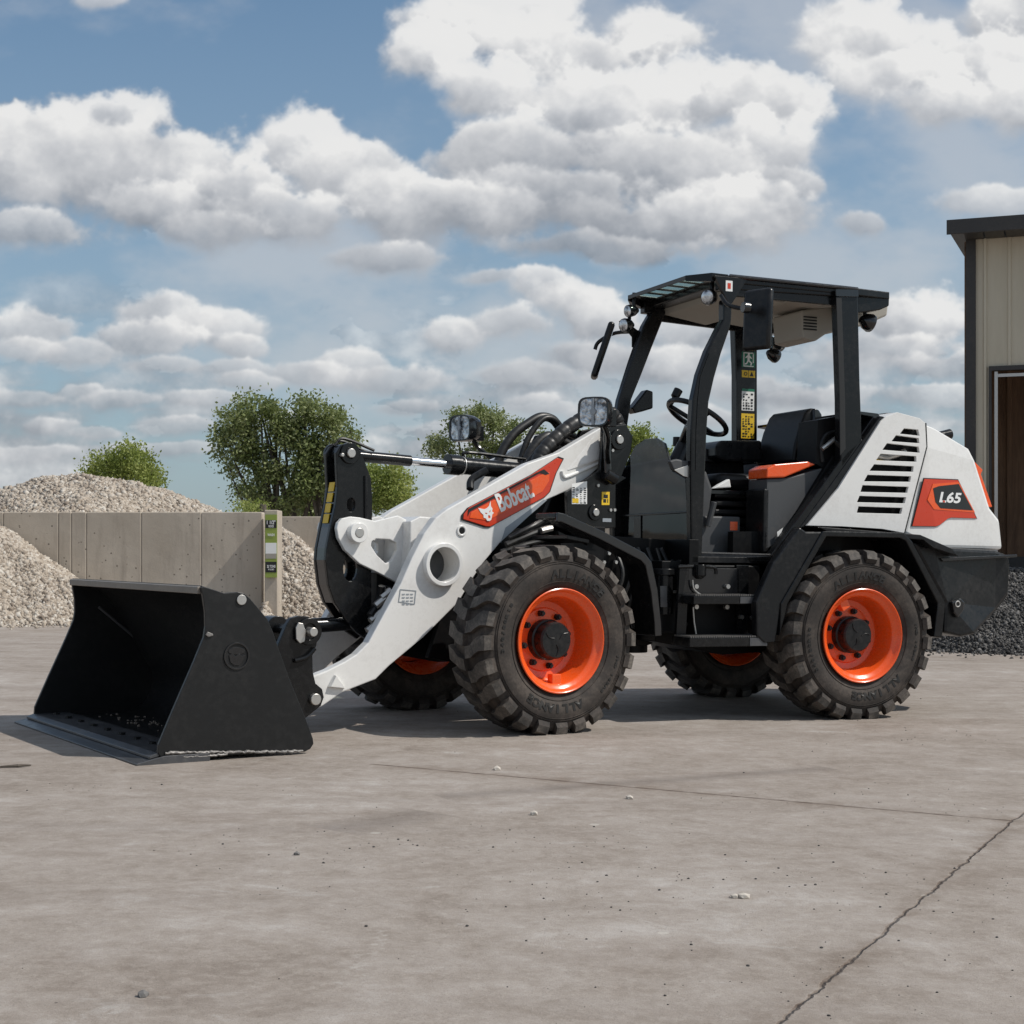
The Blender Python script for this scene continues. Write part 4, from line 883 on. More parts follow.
P('pillar_cap', bm_plate([(-0.0485, 2.4532), (0.1067, 2.4626), (0.1107, 2.4223), (-0.0445, 2.4131)], -.612, -.60), 'blackg', roof, bev=.003)
P('corner_gusset', bm_plate([(-0.7969, 2.4852), (-0.5816, 2.4859), (-0.6781, 2.3422), (-0.6975, 2.3237)], -.525, -.50), 'black', roof, bev=.002)
P('rear_hood', bm_plate([(0.1282, 2.4633), (0.3569, 2.4401), (0.3547, 2.3928), (0.2912, 2.3646), (0.1299, 2.3352)], -.57, .57), 'black', roof, bev=.006)
gd = (-0.7049, 2.4328)
P('roof_decal', bm_box(gd[0] - .022, gd[0] + .022, -.528, -.5262, gd[1] - .03, gd[1] + .03), 'decalw', roof, bev=0)
P('decal_mark', bm_box(gd[0] - .010, gd[0] + .010, -.529, -.5282, gd[1] - .016, gd[1] + .016), 'red', roof, bev=0)
def worklight(x, y, z, d, s=1, nm='work_light'):
    dv_ = Vector(d).normalized(); p = Vector((x, y, z))
    w = P(nm, bm_tube([p + dv_ * .05, p + dv_ * .035, p, p - dv_ * .03], [.052 * s, .056 * s, .046 * s, .02 * s], 20), 'blackg', fr=R, smooth=True, bev=0)
    P('lens', bm_tube([p + dv_ * .051, p + dv_ * .056], [.046 * s, .03 * s], 20), 'lens', w, smooth=True, bev=0)
    P('bracket', bm_tube([p, p + Vector((0, 0, .11))], .012, 8), 'black', w, bev=0)
wl_ = (-0.7409, 2.3877); worklight(wl_[0], -.40, wl_[1], (-1, -.5, -.15), .85); worklight(-.86, .34, 2.41, (-1, -.2, -.15), .7); worklight(-.86, .40, 2.33, (-1, -.3, -.15), .8)
worklight(.25, -.48, 2.31, (1, -.1, -.3)); worklight(.25, .48, 2.31, (1, .1, -.3))
worklight(.1, .30, 2.20, (.9, .1, -.3), .8)
# decals on the far rear pillar, facing the near side
fy = .534
def fd_box(px0, py0, px1, py1, mat, dy=0., name='decal'):
    (xa, za), (xb, zb) = R_PIX[(px0, py0)], R_PIX[(px1, py1)]
R_d = [([(0.0269, 2.2399), (0.1275, 2.1402)], 'green'), ([(0.0284, 2.1201), (0.1284, 2.0739)], 'yellow'), ([(0.0302, 1.9841), (0.1237, 1.8589)], 'decalw'), ([(0.0283, 1.8394), (0.126, 1.6782)], 'yellow')]
P('decal_pillar', bm_plate([(-0.0148, 2.4412), (0.1392, 2.4522), (0.1499, 1.6323), (-0.0042, 1.6263)], .536, .60), 'black', cab, bev=.004)
for i, (q, mt) in enumerate(R_d):
    (xa, za), (xb, zb) = q
    d_ = P('safety_decal', bm_box(xa, xb, fy, .5355, zb, za), mt, cab, bev=0)
    w, h = xb - xa, za - zb; pr = bmesh.new()
    if i == 0:
        for bxs in ((.12, .88, .04, .10), (.12, .88, .90, .96), (.12, .18, .04, .96), (.82, .88, .3, .96)):
            bm_box(xa + w * bxs[0], xa + w * bxs[1], fy - .0016, fy - .0002, zb + h * bxs[2], zb + h * bxs[3], pr)
        man = [(.45, .9), (.58, .9), (.58, .78), (.75, .6), (.7, .55), (.58, .64), (.58, .45), (.78, .3), (.72, .12), (.62, .14), (.66, .27), (.5, .38), (.38, .2), (.22, .16), (.22, .24), (.34, .28), (.42, .46), (.42, .66), (.3, .58), (.26, .64), (.44, .8)]
        bm_plate([(xa + w * a, zb + h * b) for a, b in man], fy - .0018, fy - .0002, bm=pr); pm = 'decalw'
    elif i == 1:
        bm_plate(circ(xa + w * .28, zb + h * .5, w * .13, 12), fy - .0016, fy - .0002, holes=[circ(xa + w * .28, zb + h * .5, w * .08, 12)], bm=pr)
        bm_plate([(xa + w * .6, zb + h * .2), (xa + w * .88, zb + h * .2), (xa + w * .74, zb + h * .85)], fy - .0016, fy - .0002, bm=pr)
        bm_box(xa + w * .49, xa + w * .51, fy - .0016, fy - .0002, zb, za, pr); pm = 'ink'
    else:
        pm = 'ink'; nr = 9 if i == 3 else 6
        for r in range(nr):
            for c_ in range(4):
                if random.random() < .72:
                    x_ = xa + w * (.1 + .21 * c_); z_ = zb + h * (.06 + .9 * r / nr)
                    bm_box(x_, x_ + w * random.uniform(.08, .17), fy - .0016, fy - .0002, z_, z_ + h / nr * random.uniform(.3, .65), pr)
        if i == 2: P('decal_header', bm_box(xa, xb, fy - .001, fy - .0001, za, za + h * .13), 'green', cab, bev=0)
    P('decal_print', pr, pm, cab, bev=0)
# mirrors
mq = [(-0.7484, 2.3606), (-0.5825, 2.3792), (-0.5467, 2.3544), (-0.5658, 2.088), (-0.5912, 2.0642), (-0.7441, 2.0325), (-0.7572, 2.0645)]
nm_ = bmesh.new()
mz0, mz1 = mq[5][1], mq[1][1]; mx = (mq[0][0] + mq[1][0]) / 2
def mirror(cx, cy, cz, hw, hh, yaw, tilt=0, nm='door_mirror'):
    rot = Matrix.Translation((cx, cy, cz)) @ Matrix.Rotation(yaw, 4, 'Z') @ Matrix.Rotation(tilt, 4, 'Y')
    b = bm_box(-.022, .022, -hw, hw, -hh, hh); bmesh.ops.transform(b, matrix=rot, verts=b.verts[:])
    m_ = P(nm, b, 'plastic', fr=R, bev=.018, smooth=True)
    b = bm_box(.0225, .0245, -hw * .88, hw * .88, -hh * .92, hh * .92); bmesh.ops.transform(b, matrix=rot, verts=b.verts[:])
    P('mirror_glass', b, 'mirror', m_, bev=0); return m_
mN = mirror((mq[0][0] + mq[2][0]) / 2 - .035, -.80, (mz0 + mz1) / 2, .088, (mz1 - mz0) / 2 * .97, radians(26), radians(3))
ax = [(-.80, -.60, 2.36), (-.79, -.66, 2.30), (-.74, -.74, 2.27), (mq[0][0] - .03, -.80, 2.26)]
P('mirror_arm', bm_tube(smooth_path(ax, 5), .012, 10), 'black', mN, smooth=True, bev=0)
P('ball_joint', bm_tube([(mq[0][0] - .01, -.83, 2.26), (mq[0][0] - .05, -.83, 2.26)], .03, 14), 'blackg', mN, smooth=True, bev=.004)
mF = mirror(-.865, .76, 2.215, .09, .185, radians(-24), radians(18))
P('mirror_arm', bm_tube(smooth_path([(-.92, .76, 2.22), (-.90, .74, 2.27), (-.82, .66, 2.32), (-.72, .50, 2.31)], 5), .012, 10), 'black', mF, smooth=True, bev=0)
P('mirror_bracket', bm_plate([(-0.8859, 2.3663), (-0.8513, 2.3781), (-0.7313, 2.3022), (-0.7581, 2.2003), (-0.7933, 2.2105), (-0.7941, 2.2729)], .49, .496), 'black', mF, bev=.001)
# front camera/lamp box near the far pillar foot
P('side_lamp', bm_plate([(-0.8178, 1.8259), (-0.7214, 1.943), (-0.6791, 1.9327), (-0.6777, 1.8265), (-0.7477, 1.8044), (-0.8034, 1.7893)], .42, .50), 'black', fr=R, bev=.008)

# ================================================================== HOOD
p1 = [(-0.2308, 1.0891), (-0.0228, 1.3042), (0.2682, 1.7062), (0.3059, 1.7349), (0.3836, 1.7649), (0.5453, 1.7371), (0.5854, 1.7123), (0.5967, 1.5729), (0.4432, 1.0582), (0.2866, 1.0789), (0.0076, 1.0884)]
lv_l = [(898.1,431.3),(889.5,439),(881.4,449.1),(874.5,459.2),(869,468.2),(864,478.4),(859.8,489),(856,499.2),(855,509.6)]
lou = []
for (l, y, r) in ((898, 431.3, 917), (890, 439, 917), (881.5, 447.5, 917), (875.5, 457.5, 914.5), (869.5, 467.8, 911), (863.5, 478.5, 909), (859.5, 488.8, 906), (855.8, 499.3, 903), (855, 509.8, 899.5)):
    h = 2.4 if y < 440 else 3.0
    lou.append((l, y, r, h))
LV = [[(0.4066, 1.6396), (0.4348, 1.6726), (0.5354, 1.6687), (0.546, 1.6337)], [(0.3468, 1.5931), (0.3783, 1.6296), (0.5397, 1.6186), (0.5451, 1.5893)], [(0.2838, 1.5409), (0.3151, 1.5801), (0.5404, 1.5684), (0.5481, 1.5332)], [(0.2389, 1.4779), (0.27, 1.517), (0.5231, 1.5116), (0.5257, 1.4792)], [(0.1941, 1.4151), (0.2252, 1.4541), (0.5059, 1.4519), (0.5028, 1.4193)], [(0.1565, 1.3528), (0.1805, 1.3914), (0.4888, 1.3923), (0.4821, 1.3597)], [(0.133, 1.2911), (0.1464, 1.3304), (0.4717, 1.3299), (0.4614, 1.2942)], [(0.1095, 1.2307), (0.1263, 1.2677), (0.4546, 1.2675), (0.4444, 1.2319)], [(0.1089, 1.1698), (0.1202, 1.2066), (0.4304, 1.2051), (0.4202, 1.1695)]]
hood = P('engine_side_panel', bm_plate(p1, -.62, -.60, holes=LV), 'white', fr=R, bev=.005)
P('engine_side_panel', bm_plate(p1, .60, .62, holes=LV), 'white', fr=R, bev=.005)
P('hood_top', bm_plate([(0.2682, 1.7062), (0.3059, 1.7349), (0.3836, 1.7649), (0.5453, 1.7371), (0.5854, 1.7123), (0.5787, 1.6706), (0.5277, 1.7038), (0.3841, 1.7268), (0.3065, 1.6881)], -.598, .598), 'white', hood, bev=.01)
P('engine_block', bm_plate([(-0.1296, 1.101), (0.3153, 1.6747), (0.436, 1.7273), (0.5881, 1.6985), (0.6408, 1.5814), (0.4953, 1.0774)], -.52, .52), 'dark', hood, bev=0)
eng = P('engine_pipe', bm_tube([(q[0], -.555, q[1]) for q in [(0.2855, 1.5085), (0.3567, 1.4993), (0.4923, 1.5397)]], .02, 10), 'zinc', hood, smooth=True, bev=0)
P('engine_tag', bm_plate([(0.2818, 1.5139), (0.3385, 1.516), (0.3319, 1.4804), (0.2752, 1.4785)], -.56, -.555), 'yellow', hood, bev=0)
p2_ = [(0.612, 1.7143), (0.7029, 1.6886)] + [(0.9702, 1.5758), (1.0126, 1.5047), (1.1339, 1.2226), (1.2074, 1.157), (1.2369, 0.9698)] + [(0.6756, 0.9728), (0.4611, 1.0555), (0.6149, 1.5736)]
hb = bm_plate(p2_, -.60, .60)
# pull the rear part of the hood inwards so it tapers in plan and chamfers along the top
for v in hb.verts:
    t = max(0, (v.co.x - .62) / .62); zz = max(0, (v.co.z - 1.45) / .30)
    v.co.y *= 1 - .10 * t - .06 * zz
rh = P('engine_hood', hb, 'white', fr=R, bev=.018)
P('panel_gap', bm_plate([(0.5812, 1.7114), (0.6015, 1.7123), (0.6107, 1.5728), (0.4571, 1.0553), (0.4377, 1.058), (0.5889, 1.572)], -.612, -.598), 'ink', rh, bev=0)
p3 = [(0.9807, 1.3442), (1.0996, 1.1841), (1.1646, 1.1461), (1.1898, 0.9795), (1.0495, 0.9897)]
dq = [(0.5954, 1.3817), (0.8605, 1.3826), (1.0154, 1.1569), (0.8125, 1.1575), (0.7845, 1.1509), (0.7188, 1.1108), (0.6896, 1.1025), (0.5131, 1.101)]
def hy(x, z):   # outer skin of the hood at x,z
    t = max(0, (x - .62) / .62); zz = max(0, (z - 1.45) / .30); return -.60 * (1 - .10 * t - .06 * zz)
def skin_plate(poly, d0, d1, mat, name, holes=()):
    b = bm_plate(poly, 0, 1, holes=holes)
    for v in b.verts: v.co.y = hy(v.co.x, v.co.z) - (d1 if v.co.y < .5 else d0)
    bmesh.ops.recalc_face_normals(b, faces=b.faces[:]); return P(name, b, mat, rh, bev=0)
skin_plate(inset(dq, -.03), .0005, .003, 'ink', 'badge_border'); skin_plate(dq, .003, .006, 'red', 'model_badge')
dk = [(0.6612, 1.3273), (0.7049, 1.3417), (0.8649, 1.3601), (0.9813, 1.2046), (0.7214, 1.2107), (0.6806, 1.2473)]
skin_plate([(0.6184, 1.2577), (0.6608, 1.3541), (0.8669, 1.3722), (1.0003, 1.1917), (0.6702, 1.2024)], .006, .0075, 'orange', 'badge_highlight')
skin_plate(dk, .0075, .009, 'blackg', 'badge_field')
def badge_text(s, a, b, hgt, mat, nm):
    bm = text_on(s, a, b, hgt, 0, .001, .03, shear=.25)
    for v in bm.verts: v.co.y = hy(v.co.x, v.co.z) - .009 + v.co.y
    P(nm, bm, mat, rh, bev=0)
t0, t1 = (0.7085, 1.245), (0.8747, 1.2431)
badge_text('L65', t0, t1, .065, 'decalw', 'model_number')
rd = (0.7304, 1.2474)
skin_plate([(rd[0] + .006, rd[1]), (rd[0] + .022, rd[1] - .001), (rd[0] + .024, rd[1] + .009), (rd[0] + .008, rd[1] + .010)], .0105, .012, 'red', 'model_number_accent')
P('tail_grille', bm_plate([(1.0241, 1.5143), (1.0546, 1.5031), (1.1161, 1.4563), (1.1012, 1.4313), (1.192, 1.2315), (1.1346, 1.2302), (1.0325, 1.4535)], -.50, .50), 'orange', rh, bev=.004)
P('exhaust_stub', bm_tube([(q[0], .0, q[1]) for q in [(1.0772, 1.6725), (1.1873, 1.7028), (1.2666, 1.719)]], [.03, .03, .034], 14), 'black', fr=R, smooth=True, bev=.002)
P('hood_rail', bm_plate([(0.1534, 1.5882), (0.2776, 1.7394), (0.3059, 1.7349), (0.0042, 1.3454), (-0.1839, 1.1164), (-0.2643, 1.0748), (-0.3827, 0.9307), (-0.4417, 0.8791), (-0.2644, 1.0805)], -.606, -.57), 'plastic', fr=R, bev=.003)
P('hinge_cover', bm_plate([(0.4249, 1.7509), (0.4535, 1.7823), (0.519, 1.7854), (0.5487, 1.7566), (0.4832, 1.7355)], -.42, .42), 'graycab', fr=R, bev=.006)
P('rear_window', bm_plate([(0.1893, 1.5931), (0.3144, 1.7453), (0.3, 1.7593), (0.1589, 1.7672), (0.1591, 1.7497), (0.2649, 1.7371), (0.1749, 1.6217)], -.55, .55), 'blackg', fr=R, bev=.003)

# rear fenders and counterweight
fi = [(0.5817, 0.4491), (0.6039, 0.6522), (0.3619, 1.0086), (0.3026, 1.0565), (-0.245, 1.0556), (-0.5145, 0.6507), (-0.5186, 0.4713)]
fin = [(0.5247, 0.4555), (0.5504, 0.6493), (0.32, 1.008), (0.278, 1.0246), (-0.2213, 1.0252), (-0.4691, 0.6479), (-0.4875, 0.5705)]
for s in (-1, 1):
    a, b = sorted((s * .80, s * .42))
    rf = P('rear_fender', bm_plate(ribbon(fi, fin), a, b), 'black', fr=R, bev=.006)
    leg = [(-0.2381, 1.053), (-0.3503, 1.0511), (-0.39, 1.0754), (-0.5626, 0.8738), (-0.6687, 0.6588), (-0.6599, 0.4722), (-0.6146, 0.4332), (-0.5375, 0.4379), (-0.5015, 0.6476)]
    P('fender_skirt', bm_plate(leg, *((-.79, -.73) if s < 0 else (.73, .79))), 'plastic', rf, bev=.01)
    a, b = sorted((s * .46, s * .40))
    P('inner_liner', bm_plate([(-.62, .42), (-.62, 1.05), (.55, 1.08), (.66, .42), (.3, .95), (-.3, .95)], a, b), 'dark', rf, bev=0)
    P('fender_top', bm_plate([(-0.2776, 1.08), (0.4282, 1.0459), (0.6599, 0.9667), (0.7042, 0.9256), (0.5223, 0.9708), (0.45, 1.0169), (-0.1761, 1.0418)], -.79 if s < 0 else .60, -.60 if s < 0 else .79), 'plastic', rf, bev=.004)
cwp = [(0.4234, 1.01), (0.5806, 0.9802), (1.0947, 0.9661), (1.1931, 0.9373), (1.2069, 0.8713), (1.1966, 0.6874), (1.1148, 0.6047), (0.8912, 0.4654), (0.7908, 0.4486), (0.6597, 0.4734), (0.6645, 0.6495)]
cb = bm_plate(cwp, -.72, .72)
for v in cb.verts:
    if v.co.x > .9: v.co.y *= .90
cw = P('counterweight', cb, 'plastic', fr=R, bev=.02)
P('top_ledge', bm_plate([(0.6207, 0.9133), (1.1886, 0.9402), (1.1889, 0.9252), (0.6426, 0.893)], -.728, -.60), 'blackg', cw, bev=.003)
tie = [(0.6917, 0.6554), (0.7568, 0.6789), (0.7863, 0.6553), (0.7797, 0.6082), (0.7366, 0.5612), (0.7071, 0.5966)]
P('tie_down', bm_plate(tie, -.75, -.715), 'blackg', cw, bev=.008)
P('tie_down_ring', bm_ring(*(0.7308, 0.6445), -.755, -.75, .012, .020), 'zinc', cw)
# steps and boxes under the cab
s1 = bm_box(-1.075, -.585, -.78, -.58, .415, .465)
stp = P('step', s1, 'black', fr=R, bev=.004)
tr_ = bmesh.new()
for k in range(34): bm_box(-1.07 + k * .0143, -1.064 + k * .0143, -.782, -.60, .466, .474, tr_)
P('step_grip', tr_, 'weld', stp, bev=0)
P('step_reflector', bm_box(-.70, -.59, -.7835, -.781, .418, .462), 'steelw', stp, bev=0)
s2 = P('step', bm_box(-1.03, -.64, -.74, -.56, .645, .69), 'black', fr=R, bev=.004)
tr_ = bmesh.new()
for k in range(27): bm_box(-1.02 + k * .0143, -1.014 + k * .0143, -.742, -.58, .691, .699, tr_)
P('step_grip', tr_, 'weld', s2, bev=0)
P('step_reflector', bm_box(-.74, -.645, -.7435, -.741, .65, .686), 'steelw', s2, bev=0)
P('step_hanger', bm_plate([(-1.06, .42), (-1.0, .42), (-.98, .86), (-1.04, .86)], -.60, -.575), 'black', s2)
P('step_hanger', bm_plate([(-.66, .42), (-.60, .42), (-.60, .86), (-.68, .86)], -.60, -.575), 'black', s2)
P('step_riser', bm_plate([(-1.02, .70), (-.66, .70), (-.66, .84), (-1.0, .84)], -.60, -.57), 'blackg', s2)
for q in [(-0.9465, 0.7391), (-0.7459, 0.7397), (-0.945, 0.6269), (-0.7509, 0.6253), (-0.6534, 0.5691), (-0.5785, 0.5659)]:
    P('bolt', cyl_y(*q, -.625, -.60, .013, 10), 'zinc', s2, bev=0)
P('step_edge_wire', bm_tube(smooth_path([(q[0], -.62, q[1]) for q in [(-0.9715, 0.775), (-0.9614, 0.7254), (-0.9105, 0.6924), (-0.828, 0.6897)]], 5), .005, 6), 'zinc', s2, bev=0)
P('step_edge_wire', bm_tube([(q[0], -.62, q[1]) for q in [(-0.9664, 0.6261), (-0.9591, 0.5434), (-0.9456, 0.477)]], .005, 6), 'zinc', s2, bev=0)
hg = (-0.9198, 0.8303)
P('door_hinge', bm_tube([(hg[0], -.61, hg[1] + .03), (hg[0], -.61, hg[1] - .03), (hg[0], -.61, hg[1] - .05)], [.035, .035, .012], 14), 'black', fr=R, smooth=True, bev=.002)
P('hinge_arm', bm_tube(smooth_path([(q[0], -.60, q[1]) for q in [(-1.0521, 0.8459), (-0.9769, 0.8492), (-0.863, 0.8502), (-0.8182, 0.8422), (-0.8114, 0.8088)]], 4), .010, 8), 'black', fr=R, smooth=True, bev=0)
fl = P('filter_canister', bm_tube([(-1.07, -.47, .58), (-1.07, -.47, .80)], .055, 20), 'black', fr=R, smooth=True)
P('filter_label', bm_plate([(-1.1251, 0.7395), (-1.0845, 0.7396), (-1.0798, 0.6233), (-1.1205, 0.6234)], -.532, -.53), 'steelw', fl, bev=0)
P('filter_cap', bm_tube([(-1.07, -.47, .80), (-1.07, -.47, .835)], .062, 20), 'plastic', fl, smooth=True)
cb_ = P('component_bracket', bm_plate([(-1.1352, 0.8276), (-1.0348, 0.8394), (-0.9202, 0.8179), (-0.9162, 0.5042), (-0.954, 0.471), (-1.0931, 0.4722), (-1.1253, 0.5391)], -.44, -.42), 'black', fr=R)
for q in [(-0.9755, 0.7718), (-0.9359, 0.6706), (-0.9541, 0.5918), (-0.9275, 0.5184), (-1.0675, 0.5081), (-0.9853, 0.5356)]: P('bolt', cyl_y(*q, -.455, -.44, .011, 8), 'zinc', cb_, bev=0)
P('tan_fitting', bm_box(-1.10, -1.02, -.47, -.44, .515, .535), 'tan_edge', cb_, bev=.003)
for k in range(5):
    pts_ = [(-1.0244, 0.884), (-0.9845, 0.7445), (-1.0145, 0.6046), (-0.9557, 0.4812)]; P('control_hose', bm_tube(smooth_path([(q[0] + .028 * k + .02 * sin(k * 2 + i_), -.475 - .012 * (k % 2), q[1]) for i_, q in enumerate(pts_)], 6), .009 + .003 * (k % 2), 8), 'hose', fr=R, smooth=True, bev=0)
P('hose_clamp', bm_box(-1.03, -.92, -.505, -.47, .70, .715), 'zinc', cb_, bev=.002)
for k in range(7):
    x = -1.30 + k * .05; P('hydraulic_hose', bm_tube(smooth_path([(x, -.30 - .02 * (k % 3), .95), (x + .03, -.36, .8), (x - .02, -.34, .62), (x + .06, -.25, .5)], 5), .013, 8), 'hose', fr=R, smooth=True, bev=0)
P('front_valve_cover', bm_plate([(-1.42, .55), (-1.42, 1.02), (-.95, 1.0), (-.95, .55)], -.28, .28), 'dark', fr=R)
P('bolted_bracket', bm_box(-1.10, -.97, -.50, -.36, .48, .88), 'dark', fr=R, bev=.006)
P('cab_underbody', bm_plate(RX and [(-1.4396, 1.0379), (-0.9557, 0.9518), (-0.9547, 0.874), (-1.2664, 0.8492), (-1.426, 0.924)], -.56, .56) if False else bm_box(-.96, -.90, -.56, .56, .80, 1.0), 'dark', fr=R)

exec_env = None
# ================================================================== GROUND AND SITE
def gz(x): return TILT * max(-22, min(22, x))
bm = bmesh.new()
xs = [-900, -60, -22, 22, 60, 900]; ys = [-60, 0, 60, 1200]
V = [[bm.verts.new((x, y, gz(x))) for x in xs] for y in ys]
for j in range(len(ys) - 1):
    for i in range(len(xs) - 1): bm.faces.new((V[j][i], V[j][i + 1], V[j + 1][i + 1], V[j + 1][i]))
g = finish('ground', bm, 'yard', None); tag(g, kind='structure', label='worn grey brown concrete yard with a diagonal slab joint')

def top(name, bm, mat, label, cat, group=None, kind=None, bev=0, smooth=False):
    # put the origin at the object's base
    c = Vector((0, 0, 0)); zmin = min(v.co.z for v in bm.verts); n = len(bm.verts)
    c.x = sum(v.co.x for v in bm.verts) / n; c.y = sum(v.co.y for v in bm.verts) / n; c.z = zmin
    for v in bm.verts: v.co -= c
    o = finish(name, bm, mat, None, bev=bev, smooth=smooth); o.location = c; tag(o, label, cat, group, kind); return o
def child(name, bm, mat, par, bev=0, smooth=False):
    for v in bm.verts: v.co -= par.location
    return finish(name, bm, mat, par, bev=bev, smooth=smooth)

# concrete bay walls
ZW = 19.5
wt = [(-3.25, 1.482)][0]; H0 = wt[1]; xe = wt[0]
bm = bmesh.new(); xs_ = [xe] + [q[0] for q in [(-4.043, 1.482), (-4.823, 1.482), (-5.538, 1.482), (-5.733, 1.482), (-5.902, 1.482)]] + [-6.62 - k * 1.5 for k in range(6)]
for a, b in zip(xs_[:-1], xs_[1:]):
    bm_box(b + .004, a - .004, ZW + .012, ZW + .30, gz(-8) - .35, H0, bm); bm_box(b, a, ZW + .0145, ZW + .28, gz(-8) - .35, H0 - .01, bm)
wall1 = top('bay_wall', bm, 'wall', 'long grey concrete bay wall with vertical form joints behind the bucket', 'wall', bev=.01)
px1 = [(-3.168, 1.473), (-3.002, 1.499)]
bm = bm_box(px1[0][0], px1[1][0], 19.2, 19.6, -.3, px1[1][1])
wall2 = top('bay_wall', bm, 'wall', 'concrete partition wall running back from the end with the green sign', 'wall', bev=.01)
sg = [(-3.154, 1.44), (-3.005, 0.635)]
sx0, sz1 = sg[0]; sx1, sz0 = sg[1]; hS = sz1 - sz0
sign = top('bay_sign', bm_box(sx0, sx1, 19.17, 19.195, sz0, sz1), 'lime', 'narrow green black and white gravel size sign on the end of the concrete wall', 'sign')
def sgb(f0, f1, mat, nm, y=19.167): child(nm, bm_box(sx0 + .004, sx1 - .004, y, 19.1699, sz1 - hS * f1, sz1 - hS * f0), mat, sign)
sgb(.09, .215, 'ink', 'black_panel'); sgb(.45, .62, 'decalw', 'white_panel'); sgb(.62, .70, 'liner', 'tan_panel'); sgb(.75, .92, 'ink', 'black_panel')
def sg_text(s, f0, hgt, mat='decalw', w0=.15, w1=.88):
    bm = text_on(s, (sx0 + (sx1 - sx0) * w0, sz1 - hS * f0), (sx0 + (sx1 - sx0) * w1, sz1 - hS * f0), hgt, 19.166, .002, .02); child('lettering', bm, mat, sign)
sg_text('1 1/2"', .155, .05); sg_text('ROCK', .205, .03, w0=.3, w1=.75)
sg_text('WASH', .345, .035, w0=.2, w1=.8); sg_text('22 TONS', .845, .035); sg_text('A LOAD', .885, .022, w0=.25, w1=.75)
bw = [(-5.933, 1.482), (-2.736, 1.482)]; zb_ = bw[1][1]
bm = bmesh.new()
for k in range(3):
    x0_ = px1[0][0] - .35 + k * 2.0; bm_box(x0_ + .004, x0_ + 1.996, 21.6, 21.9, -.3, zb_, bm)
wall3 = top('bay_wall', bm, 'wall', 'back wall of cast concrete seen behind the gravel and the black lever', 'wall', bev=.01)

def pile(name, label, cat, fn, x0, x1, y0, y1, n, size, mat, seed=1, mound=None):
    """gravel: n small angular stones lying on the height field fn, over a rough mound"""
    r = np.random.default_rng(seed)
    base = np.array([(-1, -1, -1), (1, -1, -1), (1, 1, -1), (-1, 1, -1), (-1, -1, 1), (1, -1, 1), (1, 1, 1), (-1, 1, 1)], float)
    fc = np.array([(0, 3, 2, 1), (4, 5, 6, 7), (0, 1, 5, 4), (1, 2, 6, 5), (2, 3, 7, 6), (3, 0, 4, 7)])
    P_ = []; 
    while len(P_) < n:
        x = r.uniform(x0, x1); y = r.uniform(y0, y1); h = fn(x, y)
        if h > gz(x) + .0: P_.append((x, y, h))
    P_ = np.array(P_); g_ = np.array([gz(a) for a in P_[:, 0]]); low_ = (P_[:, 2] - g_ < .14) & (r.uniform(size=n) < .16)
    P_[low_, 1] -= r.exponential(.22, low_.sum()); P_[low_, 2] = g_[low_] + size * .05
    sz = size * np.exp(np.clip(r.normal(0, .36, n), -1, .75)); ax = r.uniform(.6, 1.15, (n, 3))
    q = r.normal(size=(n, 4)); q /= np.linalg.norm(q, axis=1)[:, None]; w, x, y, z = q.T
    Rm = np.stack([1 - 2 * (y * y + z * z), 2 * (x * y - z * w), 2 * (x * z + y * w), 2 * (x * y + z * w), 1 - 2 * (x * x + z * z), 2 * (y * z - x * w), 2 * (x * z - y * w), 2 * (y * z + x * w), 1 - 2 * (x * x + y * y)], 1).reshape(n, 3, 3)
    v = base[None] * (1 + r.uniform(-.55, .25, (n, 8, 3))) * ax[:, None, :] * sz[:, None, None] * .36
    v = np.einsum('nij,nkj->nki', Rm, v) + P_[:, None, :] + np.array([0, 0, 1])[None, None] * (r.uniform(-.5, .55, n) * size)[:, None, None]
    V_ = v.reshape(-1, 3); F_ = (fc[None] + 8 * np.arange(n)[:, None, None]).reshape(-1, 4); tone = np.repeat(np.clip(r.normal(.5, .3, n), 0, 1), 8)
    # mound below
    nx, ny = 60, 40; gx = np.linspace(x0, x1, nx); gy = np.linspace(y0, y1, ny)
    mv = np.array([(a, b, fn(a, b) - size * .15) for b in gy for a in gx]); o0 = len(V_)
    mf = np.array([(j * nx + i, j * nx + i + 1, (j + 1) * nx + i + 1, (j + 1) * nx + i) for j in range(ny - 1) for i in range(nx - 1)]) + o0
    V_ = np.vstack([V_, mv]); F_ = np.vstack([F_, mf]); tone = np.concatenate([tone, np.full(len(mv), .25)])
    c = np.array([(x0 + x1) / 2, (y0 + y1) / 2, 0]); V_ = V_ - c
    me = bpy.data.meshes.new(name); me.vertices.add(len(V_)); me.vertices.foreach_set('co', V_.ravel())
    me.loops.add(F_.size); me.loops.foreach_set('vertex_index', F_.ravel().astype(np.int32))
    me.polygons.add(len(F_)); me.polygons.foreach_set('loop_start', np.arange(0, F_.size, 4, dtype=np.int32)); me.polygons.foreach_set('loop_total', np.full(len(F_), 4, np.int32))
    me.update(calc_edges=True); at = me.attributes.new('tone', 'FLOAT', 'POINT'); at.data.foreach_set('value', tone.astype(np.float32))
    me.materials.append(M[mat]); o = bpy.data.objects.new(name, me); COL.objects.link(o); o.location = c; tag(o, label, cat, kind='stuff'); return o
def wob(x, y, a=.08): return a * (sin(x * 2.1 + y) * .5 + sin(x * 4.7 - y * 2.3 + 1) * .3 + sin(x * 9.1 + y * 7) * .2)
